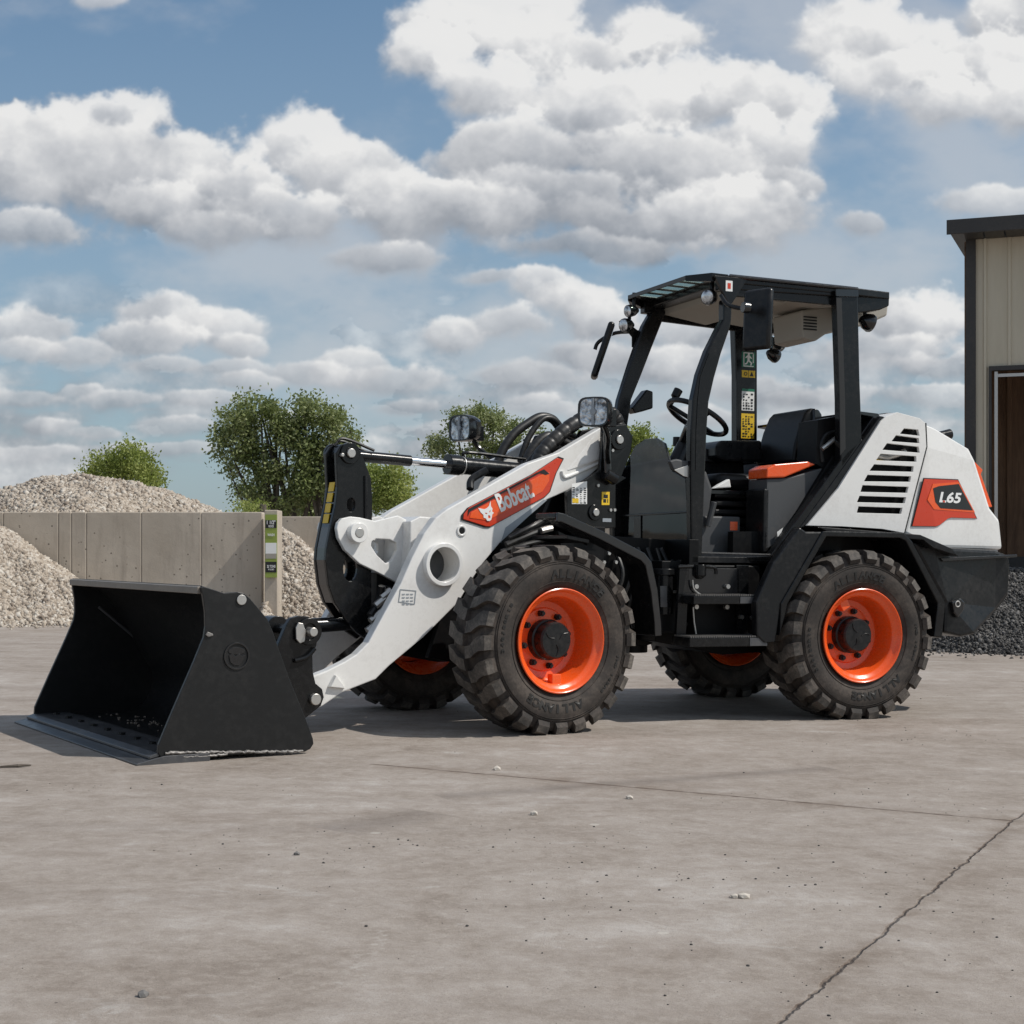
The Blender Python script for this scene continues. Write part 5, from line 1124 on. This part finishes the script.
# in front of the left wall: slope from the wall down to the yard
def h_left(x, y):
    s = 19.45 - y                       # distance in front of the wall
    crest = 1.55 - max(0, (x + 7.0)) * .72
    return min(crest + wob(x, y), crest + .25 - abs(s - .3) * .95 + wob(x, y, .1)) if s > -.0 else crest
pile('gravel_pile', 'pale crushed limestone heaped against the left end of the bay wall', 'gravel pile', h_left, -8.2, -5.0, 17.6, 19.46, 80000, .046, 'gravel', 3)
def h_back(x, y):
    dx = x + 5.95; top_ = 2.03 - (.12 * dx + .12 * dx * dx if dx > 0 else .06 * dx * dx - .03 * dx) - .38 * max(0, 21.7 - y) - .5 * max(0, y - 22.3)
    return top_ + wob(x, y, .07)
pile('gravel_pile', 'pale crushed limestone mound rising above the concrete bay wall', 'gravel pile', h_back, -9.0, -3.6, 19.85, 23.1, 80000, .052, 'gravel', 4)
def h_mid(x, y):
    s = y - 19.6
    top_ = 1.24 - max(0, x + 3.2) * .82 - .06 * (y - 20.5)
    return min(top_, -.05 + s * 1.05) + wob(x, y, .07)
pile('gravel_pile', 'pale crushed limestone slope in the bay right of the green sign', 'gravel pile', h_mid, -3.3, -1.0, 19.62, 21.55, 40000, .050, 'gravel', 5)
def h_foot(x, y): return .30 - abs(x + 3.16) * 1.6 - (19.2 - y) * .6 + wob(x, y, .03)
pile('gravel_spill', 'low spill of pale dust and stones at the foot of the sign wall', 'gravel pile', h_foot, -3.5, -2.8, 18.6, 19.2, 900, .05, 'gravel', 6)
def h_coal(x, y):
    s = y - 14.55 + (x - 5) * .12
    return min(-.06 + s * .62, .78) - max(0, 4.6 - x) * .42 + wob(x * 1.3, y * 1.3, .05)
pile('dark_gravel_pile', 'dark grey gravel heaped behind the counterweight of the loader', 'gravel pile', h_coal, 3.7, 8.5, 14.3, 16.6, 52000, .027, 'coal', 7)

# ------------------------------------------------------------------ building
bl = bpy.data.objects.new('metal_building', None); COL.objects.link(bl); bl.location = ([(5.145, 3.808)][0][0], 17.0, gz(5)); bl.rotation_euler = (0, 0, radians(-20))
tag(bl, 'tan ribbed metal building with dark brown trim and a wide open doorway', 'building')
def bpart(name, bm, mat, parent=None, bev=0):
    base = bl if parent is None else parent
    for v in bm.verts: v.co -= bl.location
    return finish(name, bm, mat, base, bev=bev)
ZB = 17.0
bx0 = [(5.145, 3.808)][0][0]; ev = [(5.145, 4.488)][0][1]; d0 = [(5.423, 2.992)][0]; tr0 = [(5.253, 3.808)][0][0]
prof = []; x = tr0
while x < d0[0] + 8: prof.append(x); x += .24
def ribwall(xa, xb, z0, z1, y):
    bm = bmesh.new(); pts = []; x = xa
    rib = .023
    k = 0
    x = xa
    pts.append((x, y))
    xx = tr0 + .10
    while xx < xb:
        if xx > xa + .03: pts += [(xx - .025, y), (xx - .012, y - rib), (xx + .012, y - rib), (xx + .025, y)]
        xx += .2605
    pts.append((xb, y)); pts = [p for p in pts if xa <= p[0] <= xb]
    A_ = [bm.verts.new((a, b, z0)) for a, b in pts]; B_ = [bm.verts.new((a, b, z1)) for a, b in pts]
    for i in range(len(pts) - 1): bm.faces.new((A_[i], A_[i + 1], B_[i + 1], B_[i]))
    return bm
DX1 = d0[0] + 4.2
bpart('wall', ribwall(tr0, d0[0] - .03, -.4, ev, ZB), 'siding')
bpart('wall', ribwall(d0[0] - .03, DX1 + .03, d0[1] + .05, ev, ZB), 'siding')
bpart('wall', ribwall(DX1 + .03, DX1 + 3, -.4, ev, ZB), 'siding')
bpart('side_wall', bm_box(bx0 + .06, bx0 + .10, ZB + .02, ZB + 12, -.4, ev), 'siding')
bpart('corner_trim', bm_box(bx0, tr0, ZB - .04, ZB + .10, -.4, ev), 'darkmetal')
bpart('roof', bm_hexa([(bx0 - .16, ZB - .45, ev + .02), (DX1 + 3, ZB - .45, ev + .02), (DX1 + 3, ZB + 12, ev + 1.2), (bx0 - .16, ZB + 12, ev + 1.2), (bx0 - .16, ZB - .45, ev + .12), (DX1 + 3, ZB - .45, ev + .12), (DX1 + 3, ZB + 12, ev + 1.3), (bx0 - .16, ZB + 12, ev + 1.3)]), 'darkmetal')
bpart('fascia', bm_box(bx0 - .18, DX1 + 3, ZB - .48, ZB - .451, ev - .02, ev + .14), 'darkmetal', bev=.004)
sf = bmesh.new()
for k in range(40): bm_box(bx0 + .0 + k * .22, bx0 + .20 + k * .22, ZB - .445, ZB - .05, ev - .012, ev + .012, sf)
bpart('soffit', sf, 'darkmetal')
dr = bpart('door_frame', merge(bm_box(d0[0] - .03, d0[0], ZB - .04, ZB + .05, -.4, d0[1] + .05), bm_box(d0[0], DX1, ZB - .04, ZB + .05, d0[1], d0[1] + .05)), 'darkmetal')
bpart('door_track', merge(bm_box(d0[0] + .03, d0[0] + .065, ZB - .01, ZB + .03, -.4, d0[1] - .01), bm_box(d0[0] + .03, DX1, ZB, ZB + .03, d0[1] - .07, d0[1] - .035)), 'zinc')
bpart('inner_wall', bm_box(d0[0] - .3, DX1 + .3, ZB + 2.2, ZB + 2.3, .9, ev), 'wood')
bpart('inner_wall', bm_box(d0[0] - .3, DX1 + .3, ZB + 2.19, ZB + 2.31, -.4, .9), 'graycab')
bpart('inner_side', bm_box(d0[0] - .30, d0[0] - .25, ZB + .1, ZB + 2.2, -.4, ev), 'wood')
bpart('inner_ceiling', bm_box(d0[0] - .3, DX1 + .3, ZB + .1, ZB + 2.3, ev - .1, ev - .05), 'wood')
bt_ = bmesh.new()
for k in range(6): bm_box(d0[0] + .1 + k * .45, d0[0] + .16 + k * .45, ZB + 2.16, ZB + 2.2, .9, ev, bt_)
bpart('inner_battens', bt_, 'wood')

# thin dark conveyor frame on the horizon at the far left
cv = [(-19.36, 3.701), (-18.08, 3.781)]
bm = bm_hexa([(cv[0][0], 60, cv[0][1] - .08), (cv[1][0], 60, cv[1][1] - .05), (cv[1][0], 60.6, cv[1][1] - .05), (cv[0][0], 60.6, cv[0][1] - .08), (cv[0][0], 60, cv[0][1] + .02), (cv[1][0], 60, cv[1][1] + .08), (cv[1][0], 60.6, cv[1][1] + .08), (cv[0][0], 60.6, cv[0][1] + .02)])
bm_box(cv[0][0] + .5, cv[0][0] + .6, 60.1, 60.2, cv[0][1], cv[0][1] + .25, bm)
for q in (.2, .9): bm_box(cv[0][0] + q, cv[0][0] + q + .1, 60.1, 60.3, gz(-22), cv[0][1], bm)
top('conveyor', bm, 'darkmetal', 'thin dark conveyor boom just above the left gravel mound', 'conveyor')

# ------------------------------------------------------------------ trees
def tree(name, label, clumps, Y, trunk_x, zbase, leaf, nleaf, mat, seed, group='trees beyond the yard', limbs=True, trunks=None, openness=1.0):
    """clumps: (x, z, r) in metres at depth Y"""
    r = random.Random(seed); n = np.random.default_rng(seed)
    root = bpy.data.objects.new(name, None); COL.objects.link(root); root.location = (trunk_x, Y, zbase); tag(root, label, 'tree', group)
    tb = bmesh.new(); trunks = trunks or [0]
    bm_tube([(0, 0, -.2), (.05, .05, 1.0), (.1, 0, 1.9)], [.22, .15, .09], 8, tb)
    for t_ in trunks:
        for (cx, cz, cr) in clumps:
            if abs(cx - trunk_x - t_) > 1.9 or r.random() < .35: continue
            pts = [Vector((t_, 0, 0)), Vector((t_ * .9 + (cx - trunk_x - t_) * .15, r.uniform(-.2, .2), (cz - zbase) * .35)), Vector(((cx - trunk_x) * .7 + t_ * .3, r.uniform(-.5, .5), (cz - zbase) * .75)), Vector((cx - trunk_x, r.uniform(-.5, .5), cz - zbase + cr * .5))]
            h = cz - zbase; bm_tube(smooth_path(pts, 4), [max(.015, .022 * h * (1 - k / 12)) + .01 for k in range(13)], 6, tb)
    me = bpy.data.meshes.new('trunk'); tb.to_mesh(me); tb.free(); me.materials.append(M['bark']); o = bpy.data.objects.new('trunk', me); COL.objects.link(o); o.parent = root
    # leaf sprays: small quads around twig points
    sub = []
    for cx, cz, cr in clumps:
        for q_ in range(8):
            a_ = n.uniform(0, 2 * pi); d_ = cr * n.uniform(.15, .82); sub.append((cx + d_ * cos(a_), cz + d_ * sin(a_) * .9, cr * n.uniform(.16, .38)))
    clumps = sub
    areas = np.array([c[2] ** 2.2 for c in clumps]); k = n.choice(len(clumps), nleaf // 14, p=areas / areas.sum())
    C_ = np.array(clumps)[k]; m = len(k)
    d = n.normal(size=(m, 3)); d /= np.linalg.norm(d, axis=1)[:, None]; rad = C_[:, 2] * n.uniform(.2, 1.15, m) ** .7
    tw = np.stack([C_[:, 0] - trunk_x + d[:, 0] * rad, d[:, 1] * rad * 1.0 + n.uniform(-1, 1, m) * 1.1, C_[:, 1] - zbase + d[:, 2] * rad * .9], 1)
    P_ = np.repeat(tw, 14, 0) + n.normal(0, leaf * 1.35, (m * 14, 3)); N_ = len(P_)
    a = n.normal(size=(N_, 3)); a /= np.linalg.norm(a, axis=1)[:, None]; b = np.cross(a, n.normal(size=(N_, 3))); b /= np.linalg.norm(b, axis=1)[:, None]
    s = leaf * n.uniform(.5, 1.1, N_)[:, None] * .5
    V_ = np.stack([P_ - a * s * 1.3, P_ - b * s * .7, P_ + a * s * 1.3, P_ + b * s * .7], 1).reshape(-1, 3)
    F_ = np.arange(N_ * 4, dtype=np.int32)
    me = bpy.data.meshes.new('crown'); me.vertices.add(N_ * 4); me.vertices.foreach_set('co', V_.ravel()); me.loops.add(N_ * 4); me.loops.foreach_set('vertex_index', F_)
    me.polygons.add(N_); me.polygons.foreach_set('loop_start', np.arange(0, N_ * 4, 4, dtype=np.int32)); me.polygons.foreach_set('loop_total', np.full(N_, 4, np.int32)); me.update(calc_edges=True)
    ctone = n.uniform(0, 1, len(clumps))[k]; tone = np.repeat(np.clip(np.repeat(ctone * .5 + n.uniform(0, .3, m), 14) + n.uniform(-.05, .3, N_), 0, 1), 4)
    me.attributes.new('tone', 'FLOAT', 'POINT').data.foreach_set('value', tone.astype(np.float32)); me.materials.append(M[mat])
    o = bpy.data.objects.new('crown', me); COL.objects.link(o); o.parent = root; return root
def clump(Y, lst): # px,py,r px -> metres
    return [((x - 512) / 1500 * Y, .886 + (557.9 - y) / 1500 * Y, r / 1500 * Y) for x, y, r in lst]
tree('tree', 'broad dark green cottonwood rising behind the concrete wall left of the loader lever', clump(60, [(240,424,18),(226,436,12),(262,414,15),(250,450,20),(284,428,22),(310,414,15),(335,424,16),(305,452,24),(336,450,18),(268,476,18),(300,486,22),(332,484,16),(250,492,12),(262,500,12),(285,500,14),(218,455,7),(352,436,9),(348,468,11),(244,404,8),(258,402,6),(300,403,8),(226,412,7),(318,404,6),(276,404,5),(220,444,6),(230,470,8),(345,500,12)]), 60, -8.6, gz(-8.6), .15, 30000, 'leaf', 11, trunks=[-1.0, 0, 1.2])
tree('tree', 'small bright green tree showing above the gravel mound at the far left', clump(48, [(108,465,16),(125,458,17),(142,468,16),(122,475,18),(155,476,9),(92,475,9),(105,482,12),(148,482,12)]), 48, -12.4, gz(-12), .10, 9000, 'leafy', 12)
tree('bush', 'low bright green leafy tree between the black lever and the white arms', clump(40, [(380,480,14),(395,475,14),(385,500,17),(400,492,14),(372,470,8),(405,478,8)]), 40, -3.3, gz(-3), .09, 8000, 'leafy', 13)
tree('tree', 'rounded olive green tree behind the far headlight and hydraulic hoses', clump(65, [(440,440,14),(455,425,15),(475,418,14),(495,422,15),(515,430,14),(450,455,14),(480,445,18),(505,450,16),(432,450,8),(538,440,10),(525,455,16)]), 65, -1.4, gz(-1), .13, 13000, 'leaf', 14)
tree('tree', 'low green tree line top showing just above the front screen of the loader', clump(65, [(560,448,12),(580,442,10),(600,440,9),(622,442,12),(640,440,13),(655,450,12),(605,465,20),(640,470,20),(575,470,20),(668,462,12)]), 65, 4.2, gz(4), .14, 13000, 'leafy', 15)
tree('bush', 'small pale green bush tip peeking over the concrete wall top by the sign', clump(30, [(250,508,3),(258,507,3),(244,509,2.5),(254,513,4)]), 30, -5.1, gz(-5), .06, 900, 'leafy', 16)
tree('tree', 'dark tree mass low behind the back wall and the black lever', clump(75, [(285,515,16),(320,512,18),(350,508,16),(262,512,14)]), 75, -9.5, gz(-9), .24, 5200, 'leaf', 17)

# ------------------------------------------------------------------ pebbles and grit
def stone_bm(s, seed):
    r = random.Random(seed); b = bmesh.new(); bmesh.ops.create_icosphere(b, subdivisions=1, radius=s)
    for v in b.verts: v.co = Vector((v.co.x * r.uniform(.8, 1.25), v.co.y * r.uniform(.7, 1.1), v.co.z * r.uniform(.5, .8)))
    return b
peb = [((497, 769), .018, 'largest pale pebble just below the front wheel'), ((534, 813), .016, 'pale pebble alone in the middle of the open concrete'), ((629.5, 797), .015, 'pale pebble right of centre near the slab joint'),
       ((735, 896), .012, 'left pebble of the close pair on the lower right concrete'), ((743.5, 896), .016, 'right pebble of the close pair on the lower right concrete'), ((143, 995), .013, 'dark brown pebble alone at the lower left of the yard'), ((297, 854), .011, 'small brown pebble left of centre below the bucket')]
gpos = [(-0.063, 6.259), (0.076, 5.173), (0.434, 5.541), (0.585, 3.936), (0.608, 3.937), (-0.738, 3.001), (-0.636, 4.436)]
for i, ((_, s, lab), (gx, gy)) in enumerate(zip(peb, gpos)):
    b = stone_bm(s, i + 20); o = finish('pebble', b, 'coal' if 'brown' in lab else 'gravel', None); o.location = (gx, gy, gz(gx) + s * .35); tag(o, lab, 'pebble', 'pebbles on the yard')
    at = o.data.attributes.new('tone', 'FLOAT', 'POINT'); at.data.foreach_set('value', [.9] * len(o.data.vertices))
gb = bmesh.new(); rg = random.Random(99)
cl_ = [(0.365, 4.277), (0.688, 4.161), (0.124, 3.89), (1.213, 4.063), (-0.518, 4.519), (-0.1, 4.704), (1.446, 5.589), (-1.533, 5.866), (2.359, 7.727), (0.581, 3.028), (0.909, 3.343)]
for k in range(700):
    if k % 3: c = rg.choice(cl_); x, y = rg.gauss(c[0], .35), rg.gauss(c[1], .22)
    else: x, y = rg.uniform(-3.5, 4.5), rg.uniform(2.8, 12)
    s = rg.choice((.0012, .0015, .002, .002, .0035)) * rg.uniform(.7, 1.3)
    if -2.3 < x < -.8 and 5.8 < y < 8: continue
    b = stone_bm(s, k); bmesh.ops.translate(b, vec=(x, y, gz(x) + s * .3), verts=b.verts[:]); merge(gb, b)
go = finish('grit', gb, 'coal', None); tag(go, 'scattered dark grit crumbs on the concrete', kind='stuff')
go.data.attributes.new('tone', 'FLOAT', 'POINT').data.foreach_set('value', [.3] * len(go.data.vertices))
tw_ = [(-2.101, 6.155), (-1.991, 6.208)]
o = top('twig', bm_tube([(tw_[0][0], tw_[0][1], gz(-2) + .006), (tw_[0][0] + .07, tw_[0][1] + .012, gz(-2) + .009), (tw_[1][0], tw_[1][1], gz(-2) + .006)], [.004, .007, .003], 6), 'bark', 'thin brown twig lying at the left below the bucket', 'twig')

# ================================================================== SKY, SUN, CAMERA
SUN_EL, SUN_AZ = radians(50), radians(100)     # azimuth from +Y towards +X
sd = Vector((cos(SUN_EL) * sin(SUN_AZ), cos(SUN_EL) * cos(SUN_AZ), sin(SUN_EL)))
sl = bpy.data.lights.new('sun', 'SUN'); sl.energy = 3.6; sl.angle = radians(.55); sl.color = (1, .95, .88)
so = bpy.data.objects.new('sun', sl); COL.objects.link(so); so.rotation_euler = sd.to_track_quat('Z', 'Y').to_euler(); so.location = (20, 0, 30)
W = bpy.data.worlds.new('World'); SC.world = W; W.use_nodes = True; nt = W.node_tree
for n in list(nt.nodes): nt.nodes.remove(n)
sky = N(nt, 'ShaderNodeTexSky', sky_type='NISHITA'); sky.sun_disc = False; sky.sun_elevation = SUN_EL; sky.sun_rotation = SUN_AZ
sky.altitude = 200; sky.air_density = 1.0; sky.dust_density = 1.6; sky.ozone_density = 1.2
SKY_S = .10
skyc = mixc(nt, 1.0, sky.outputs[0], (SKY_S * .84, SKY_S * 1.04, SKY_S * 1.08), 'MULTIPLY')
dirv = N(nt, 'ShaderNodeTexCoord').outputs['Generated']
sep = N(nt, 'ShaderNodeSeparateXYZ'); L(nt, dirv, sep.inputs[0])
ay = mth(nt, 'MAXIMUM', mth(nt, 'ABSOLUTE', sep.outputs[1]), .12)
cmb = N(nt, 'ShaderNodeCombineXYZ'); L(nt, mth(nt, 'DIVIDE', sep.outputs[0], ay), cmb.inputs[0]); L(nt, mth(nt, 'DIVIDE', sep.outputs[2], ay), cmb.inputs[1])
pc = cmb.outputs[0]
BLOBS = [(-0.3213, 0.2619, 0.09, 0.0387), (-0.248, 0.2519, 0.0733, 0.0367), (-0.2713, 0.2866, 0.04, 0.02), (-0.1913, 0.2352, 0.0367, 0.0253), (-0.328, 0.2172, 0.0467, 0.0147), (-0.1413, 0.2652, 0.0367, 0.028), (-0.1093, 0.2466, 0.044, 0.0293), (-0.068, 0.2286, 0.0413, 0.0253), (-0.2013, 0.2152, 0.04, 0.0147), (-0.1547, 0.2219, 0.0467, 0.0173), (-0.0847, 0.1999, 0.0367, 0.012), (-0.328, 0.2786, 0.04, 0.0233), (-0.2347, 0.2286, 0.0467, 0.02), (0.0053, 0.2619, 0.06, 0.0333), (0.0587, 0.2919, 0.0667, 0.0387), (0.1253, 0.3053, 0.0567, 0.0307), (0.172, 0.3019, 0.0347, 0.024), (0.152, 0.2619, 0.05, 0.0333), (0.092, 0.2552, 0.0733, 0.0347), (-0.0213, 0.2652, 0.0347, 0.024), (-0.0547, 0.3286, 0.0253, 0.0227), (-0.008, 0.3519, 0.0533, 0.024), (0.032, 0.3319, 0.0533, 0.0267), (0.1853, 0.2452, 0.02, 0.0173), (0.0853, 0.3453, 0.0367, 0.0227), (0.0253, 0.2352, 0.08, 0.0267), (0.0853, 0.2219, 0.0933, 0.0227), (0.1387, 0.2253, 0.06, 0.024), (0.0587, 0.2052, 0.0733, 0.0133), (-0.0213, 0.2286, 0.0467, 0.02), (0.1253, 0.2619, 0.0467, 0.0227), (0.052, 0.2719, 0.0467, 0.0227), (-0.0213, 0.3053, 0.0333, 0.0227), (-0.0413, 0.3519, 0.0293, 0.0173), (0.152, 0.3186, 0.0267, 0.0147), (0.252, 0.3419, 0.0567, 0.028), (0.2253, 0.3553, 0.04, 0.0213), (0.3153, 0.3252, 0.0467, 0.028), (0.292, 0.3019, 0.0367, 0.0187), (0.332, 0.3586, 0.04, 0.0267), (0.2587, 0.3219, 0.0467, 0.02), (0.3453, 0.2986, 0.0267, 0.0267), (0.2307, 0.2199, 0.018, 0.01), (0.3253, 0.2352, 0.04, 0.0107), (-0.3213, 0.1506, 0.0347, 0.016), (-0.2933, 0.1346, 0.028, 0.012), (-0.2313, 0.1573, 0.032, 0.0173), (-0.198, 0.1506, 0.03, 0.0173), (-0.248, 0.1419, 0.0373, 0.016), (-0.1847, 0.1386, 0.0187, 0.0107), (-0.2347, 0.1266, 0.0267, 0.008), (-0.1913, 0.1253, 0.0267, 0.008), (-0.0447, 0.1466, 0.0227, 0.0147), (-0.1113, 0.1266, 0.0267, 0.012), (-0.0813, 0.1172, 0.0347, 0.0107), (-0.1413, 0.1226, 0.0267, 0.0093), (-0.1813, 0.1159, 0.0253, 0.008), (-0.328, 0.1373, 0.0267, 0.0093), (0.022, 0.1732, 0.0333, 0.0173), (-0.008, 0.1519, 0.0333, 0.0133), (0.052, 0.1573, 0.04, 0.0227), (0.0053, 0.1186, 0.04, 0.012), (0.0853, 0.1319, 0.0533, 0.016), (0.1653, 0.1106, 0.0467, 0.0133), (0.262, 0.1573, 0.04, 0.0213), (0.2453, 0.1386, 0.05, 0.016), (0.282, 0.1266, 0.0413, 0.012), (0.2787, 0.1039, 0.0367, 0.01), (0.2053, 0.1066, 0.0367, 0.0093), (0.0453, 0.1319, 0.04, 0.016), (0.1253, 0.1519, 0.04, 0.016), (-0.0147, 0.1852, 0.0267, 0.0093), (-0.328, 0.1052, 0.0253, 0.008), (-0.2947, 0.1079, 0.0187, 0.0073), (-0.2613, 0.1026, 0.03, 0.0073), (-0.208, 0.1039, 0.0267, 0.0067), (-0.3147, 0.0866, 0.0227, 0.008), (-0.278, 0.0813, 0.02, 0.006), (-0.228, 0.0853, 0.0267, 0.0073), (-0.328, 0.0686, 0.0333, 0.0067), (-0.0747, 0.0999, 0.0227, 0.0067), (0.0187, 0.0999, 0.0267, 0.0087), (0.0587, 0.0953, 0.02, 0.0067), (0.1187, 0.0919, 0.0333, 0.0093), (0.1653, 0.0866, 0.0267, 0.0067), (0.052, 0.0732, 0.0333, 0.008), (-0.2813, 0.3693, 0.0213, 0.0067), (-0.2413, 0.0706, 0.04, 0.006), (-0.168, 0.0919, 0.0333, 0.006), (-0.0413, 0.0853, 0.0467, 0.0067)]
BLOBS = [b + ((-.30 * (1 - (b[1] - .190) / .10) if .190 < b[1] < .290 else -.22 * (1 - (b[1] - .112) / .055) if .112 < b[1] < .167 else -.16 if b[1] < .12 else 0),) for i, b in enumerate(BLOBS)]
def cloud_map(Wd=1700, Hd=1000, u0=-.60, u1=.60, v0=-.05, v1=.60):
    """fractal noise cloud cover over a plane of view slopes: how covered, how lit, thin veil"""
    r = np.random.default_rng(5); tab = r.uniform(-1, 1, (256, 256))
    def vn(u, v, s):
        u = u + s * 17.3; v = v + s * 9.7
        iu = np.floor(u).astype(int); iv = np.floor(v).astype(int); fu = u - iu; fv = v - iv
        fu = fu ** 3 * (fu * (fu * 6 - 15) + 10); fv = fv ** 3 * (fv * (fv * 6 - 15) + 10)
        a = tab[iv & 255, iu & 255]; b = tab[iv & 255, (iu + 1) & 255]; c = tab[(iv + 1) & 255, iu & 255]; d = tab[(iv + 1) & 255, (iu + 1) & 255]
        return (a + (b - a) * fu) * (1 - fv) + (c + (d - c) * fu) * fv
    def fbm(u, v, f, o, s, g=.52, bil=False):
        t = 0; am = 1; n = 0
        for k in range(o):
            c, sn = math.cos(k * 1.1 + .3), math.sin(k * 1.1 + .3)
            w = vn((u * c - v * sn) * f, (u * sn + v * c) * f, s + k)
            t = t + am * (1 - 2.4 * np.abs(w) if bil else w); n += am; am *= g; f *= 2.03
        return t / n
    def sm(x, a, b):
        t = np.clip((x - a) / (b - a), 0, 1); return t * t * (3 - 2 * t)
    U, V = np.meshgrid(np.linspace(u0, u1, Wd), np.linspace(v0, v1, Hd))
    du = .020 * fbm(U, V, 16, 6, 1, .6); dv = .016 * fbm(U, V, 16, 6, 2, .6)
    nA = fbm(U, V * 1.15, 34, 6, 20, .58); nB = fbm(U, V * 1.1, 26, 5, 40, .5, bil=True); nC = fbm(U, V * 1.3, 9, 6, 90, .55)
    # thin low streaks first
    nl = fbm(U, V * 3.2, 9, 7, 60, .55); low = sm(V, .26, .06)
    A = sm(nl + .25 * nA, -.22, .38) * .85 * low; Lt = .40 + .55 * nA + .30 * nl
    nh = fbm(U, V * 1.8, 6, 7, 75, .55); Ah = sm(nh, -.10, .60) * .55
    Lt = np.where(Ah > A, .62, Lt); A = np.maximum(A, Ah)
    for cx, cy, rx, ry, b in sorted(BLOBS, key=lambda q: -(q[1] + .35 * q[3])):
        x0 = int(np.clip((cx - rx * 1.7 - u0) / (u1 - u0) * Wd, 0, Wd)); x1 = int(np.clip((cx + rx * 1.7 - u0) / (u1 - u0) * Wd, 0, Wd))
        y0 = int(np.clip((cy - ry * 1.9 - .006 - v0) / (v1 - v0) * Hd, 0, Hd)); y1 = int(np.clip((cy + ry * 1.8 + .006 - v0) / (v1 - v0) * Hd, 0, Hd))
        if x1 <= x0 or y1 <= y0: continue
        s = (slice(y0, y1), slice(x0, x1)); k = min(1, ry / .022); X = (U[s] + du[s] * (.4 + .6 * k) - cx) / rx; Y = (V[s] + dv[s] * k - cy) / ry
        d = np.sqrt(X * X + Y * Y); q = 1.21 - d + .34 * nA[s] + .20 * nB[s] + .22 * nC[s]
        soft = .36 + .60 * sm(Y, .3, -.7) + .25 * sm(X, .2, -1.1)
        a = sm(q, .0, 1) * 0 + np.clip(q / soft, 0, 1); a = a * a * (3 - 2 * a) * (.97 - .25 * sm(Y, -.2, -1)) * (.62 + .38 * k)
        l = .60 + b + (.22 + .16 * k) * np.clip(Y, -1.3, 1.1) + .08 * np.clip(X, -1, 1) + .26 * nA[s] + .10 * nB[s] + .16 * nC[s]
        l = l + .14 * sm(q, .55, .1) * sm(Y, -.1, .6)
        Lt[s] = Lt[s] * (1 - a) + l * a; A[s] = A[s] * (1 - a) + a
    return A, np.clip(Lt, 0, 1), low

Wd, Hd = 1700, 1000
cA, cL, cV = cloud_map(Wd, Hd)
buf = np.ones((Hd, Wd, 4), np.float32); buf[..., 0] = cA; buf[..., 1] = cL; buf[..., 2] = cV
im = bpy.data.images.new('cloud_cover', Wd, Hd, alpha=False, float_buffer=True); im.colorspace_settings.name = 'Non-Color'
im.pixels.foreach_set(buf.ravel()); im.update(); im.pack()
tx = N(nt, 'ShaderNodeTexImage', extension='MIRROR', interpolation='Cubic'); tx.image = im
mp = N(nt, 'ShaderNodeMapping'); mp.inputs['Location'].default_value = (.5, .05 / .65, 0); mp.inputs['Scale'].default_value = (1 / 1.2, 1 / .65, 1)
L(nt, pc, mp.inputs[0]); L(nt, mp.outputs[0], tx.inputs[0])
sc3 = N(nt, 'ShaderNodeSeparateColor'); L(nt, tx.outputs[0], sc3.inputs[0])
el = mth(nt, 'DIVIDE', sep.outputs[2], ay)
up = N(nt, 'ShaderNodeMapRange', interpolation_type='SMOOTHSTEP', i_1=.62, i_2=.45); L(nt, el, up.inputs[0])
cov = mth(nt, 'MULTIPLY_ADD', mth(nt, 'SUBTRACT', sc3.outputs[0], .45), up.outputs[0], .45)
lit = mth(nt, 'MULTIPLY_ADD', mth(nt, 'SUBTRACT', sc3.outputs[1], .5), up.outputs[0], .5)
cc = ramp(nt, lit, [(0, (.23, .25, .285)), (.3, (.36, .38, .415)), (.62, (.59, .60, .62)), (.88, (.83, .825, .815))])
vl = N(nt, 'ShaderNodeMapRange', i_1=.42, i_2=.0); L(nt, el, vl.inputs[0])
skym = mixc(nt, mth(nt, 'MULTIPLY_ADD', vl.outputs[0], .62, .05), skyc, (.35, .42, .49))
fin_ = mixc(nt, mth(nt, 'MULTIPLY', cov, .97), skym, cc)
bg = N(nt, 'ShaderNodeBackground', i_Strength=1.0); L(nt, fin_, bg.inputs[0]); out = N(nt, 'ShaderNodeOutputWorld'); L(nt, bg.outputs[0], out.inputs[0])

cam = bpy.data.cameras.new('camera'); co_ = bpy.data.objects.new('camera', cam); COL.objects.link(co_)
co_.location = (0, 0, .88586); co_.rotation_euler = (radians(90), 0, 0); cam.sensor_width = 36; cam.lens = 36 * 1500 / 1024; cam.shift_y = (557.875 - 512) / 1024
cam.clip_end = 3000; SC.camera = co_
SC.view_settings.view_transform = 'Standard'; SC.view_settings.look = 'None'; SC.view_settings.exposure = 0; SC.view_settings.gamma = 1
SC.render.resolution_x = SC.render.resolution_y = 1024
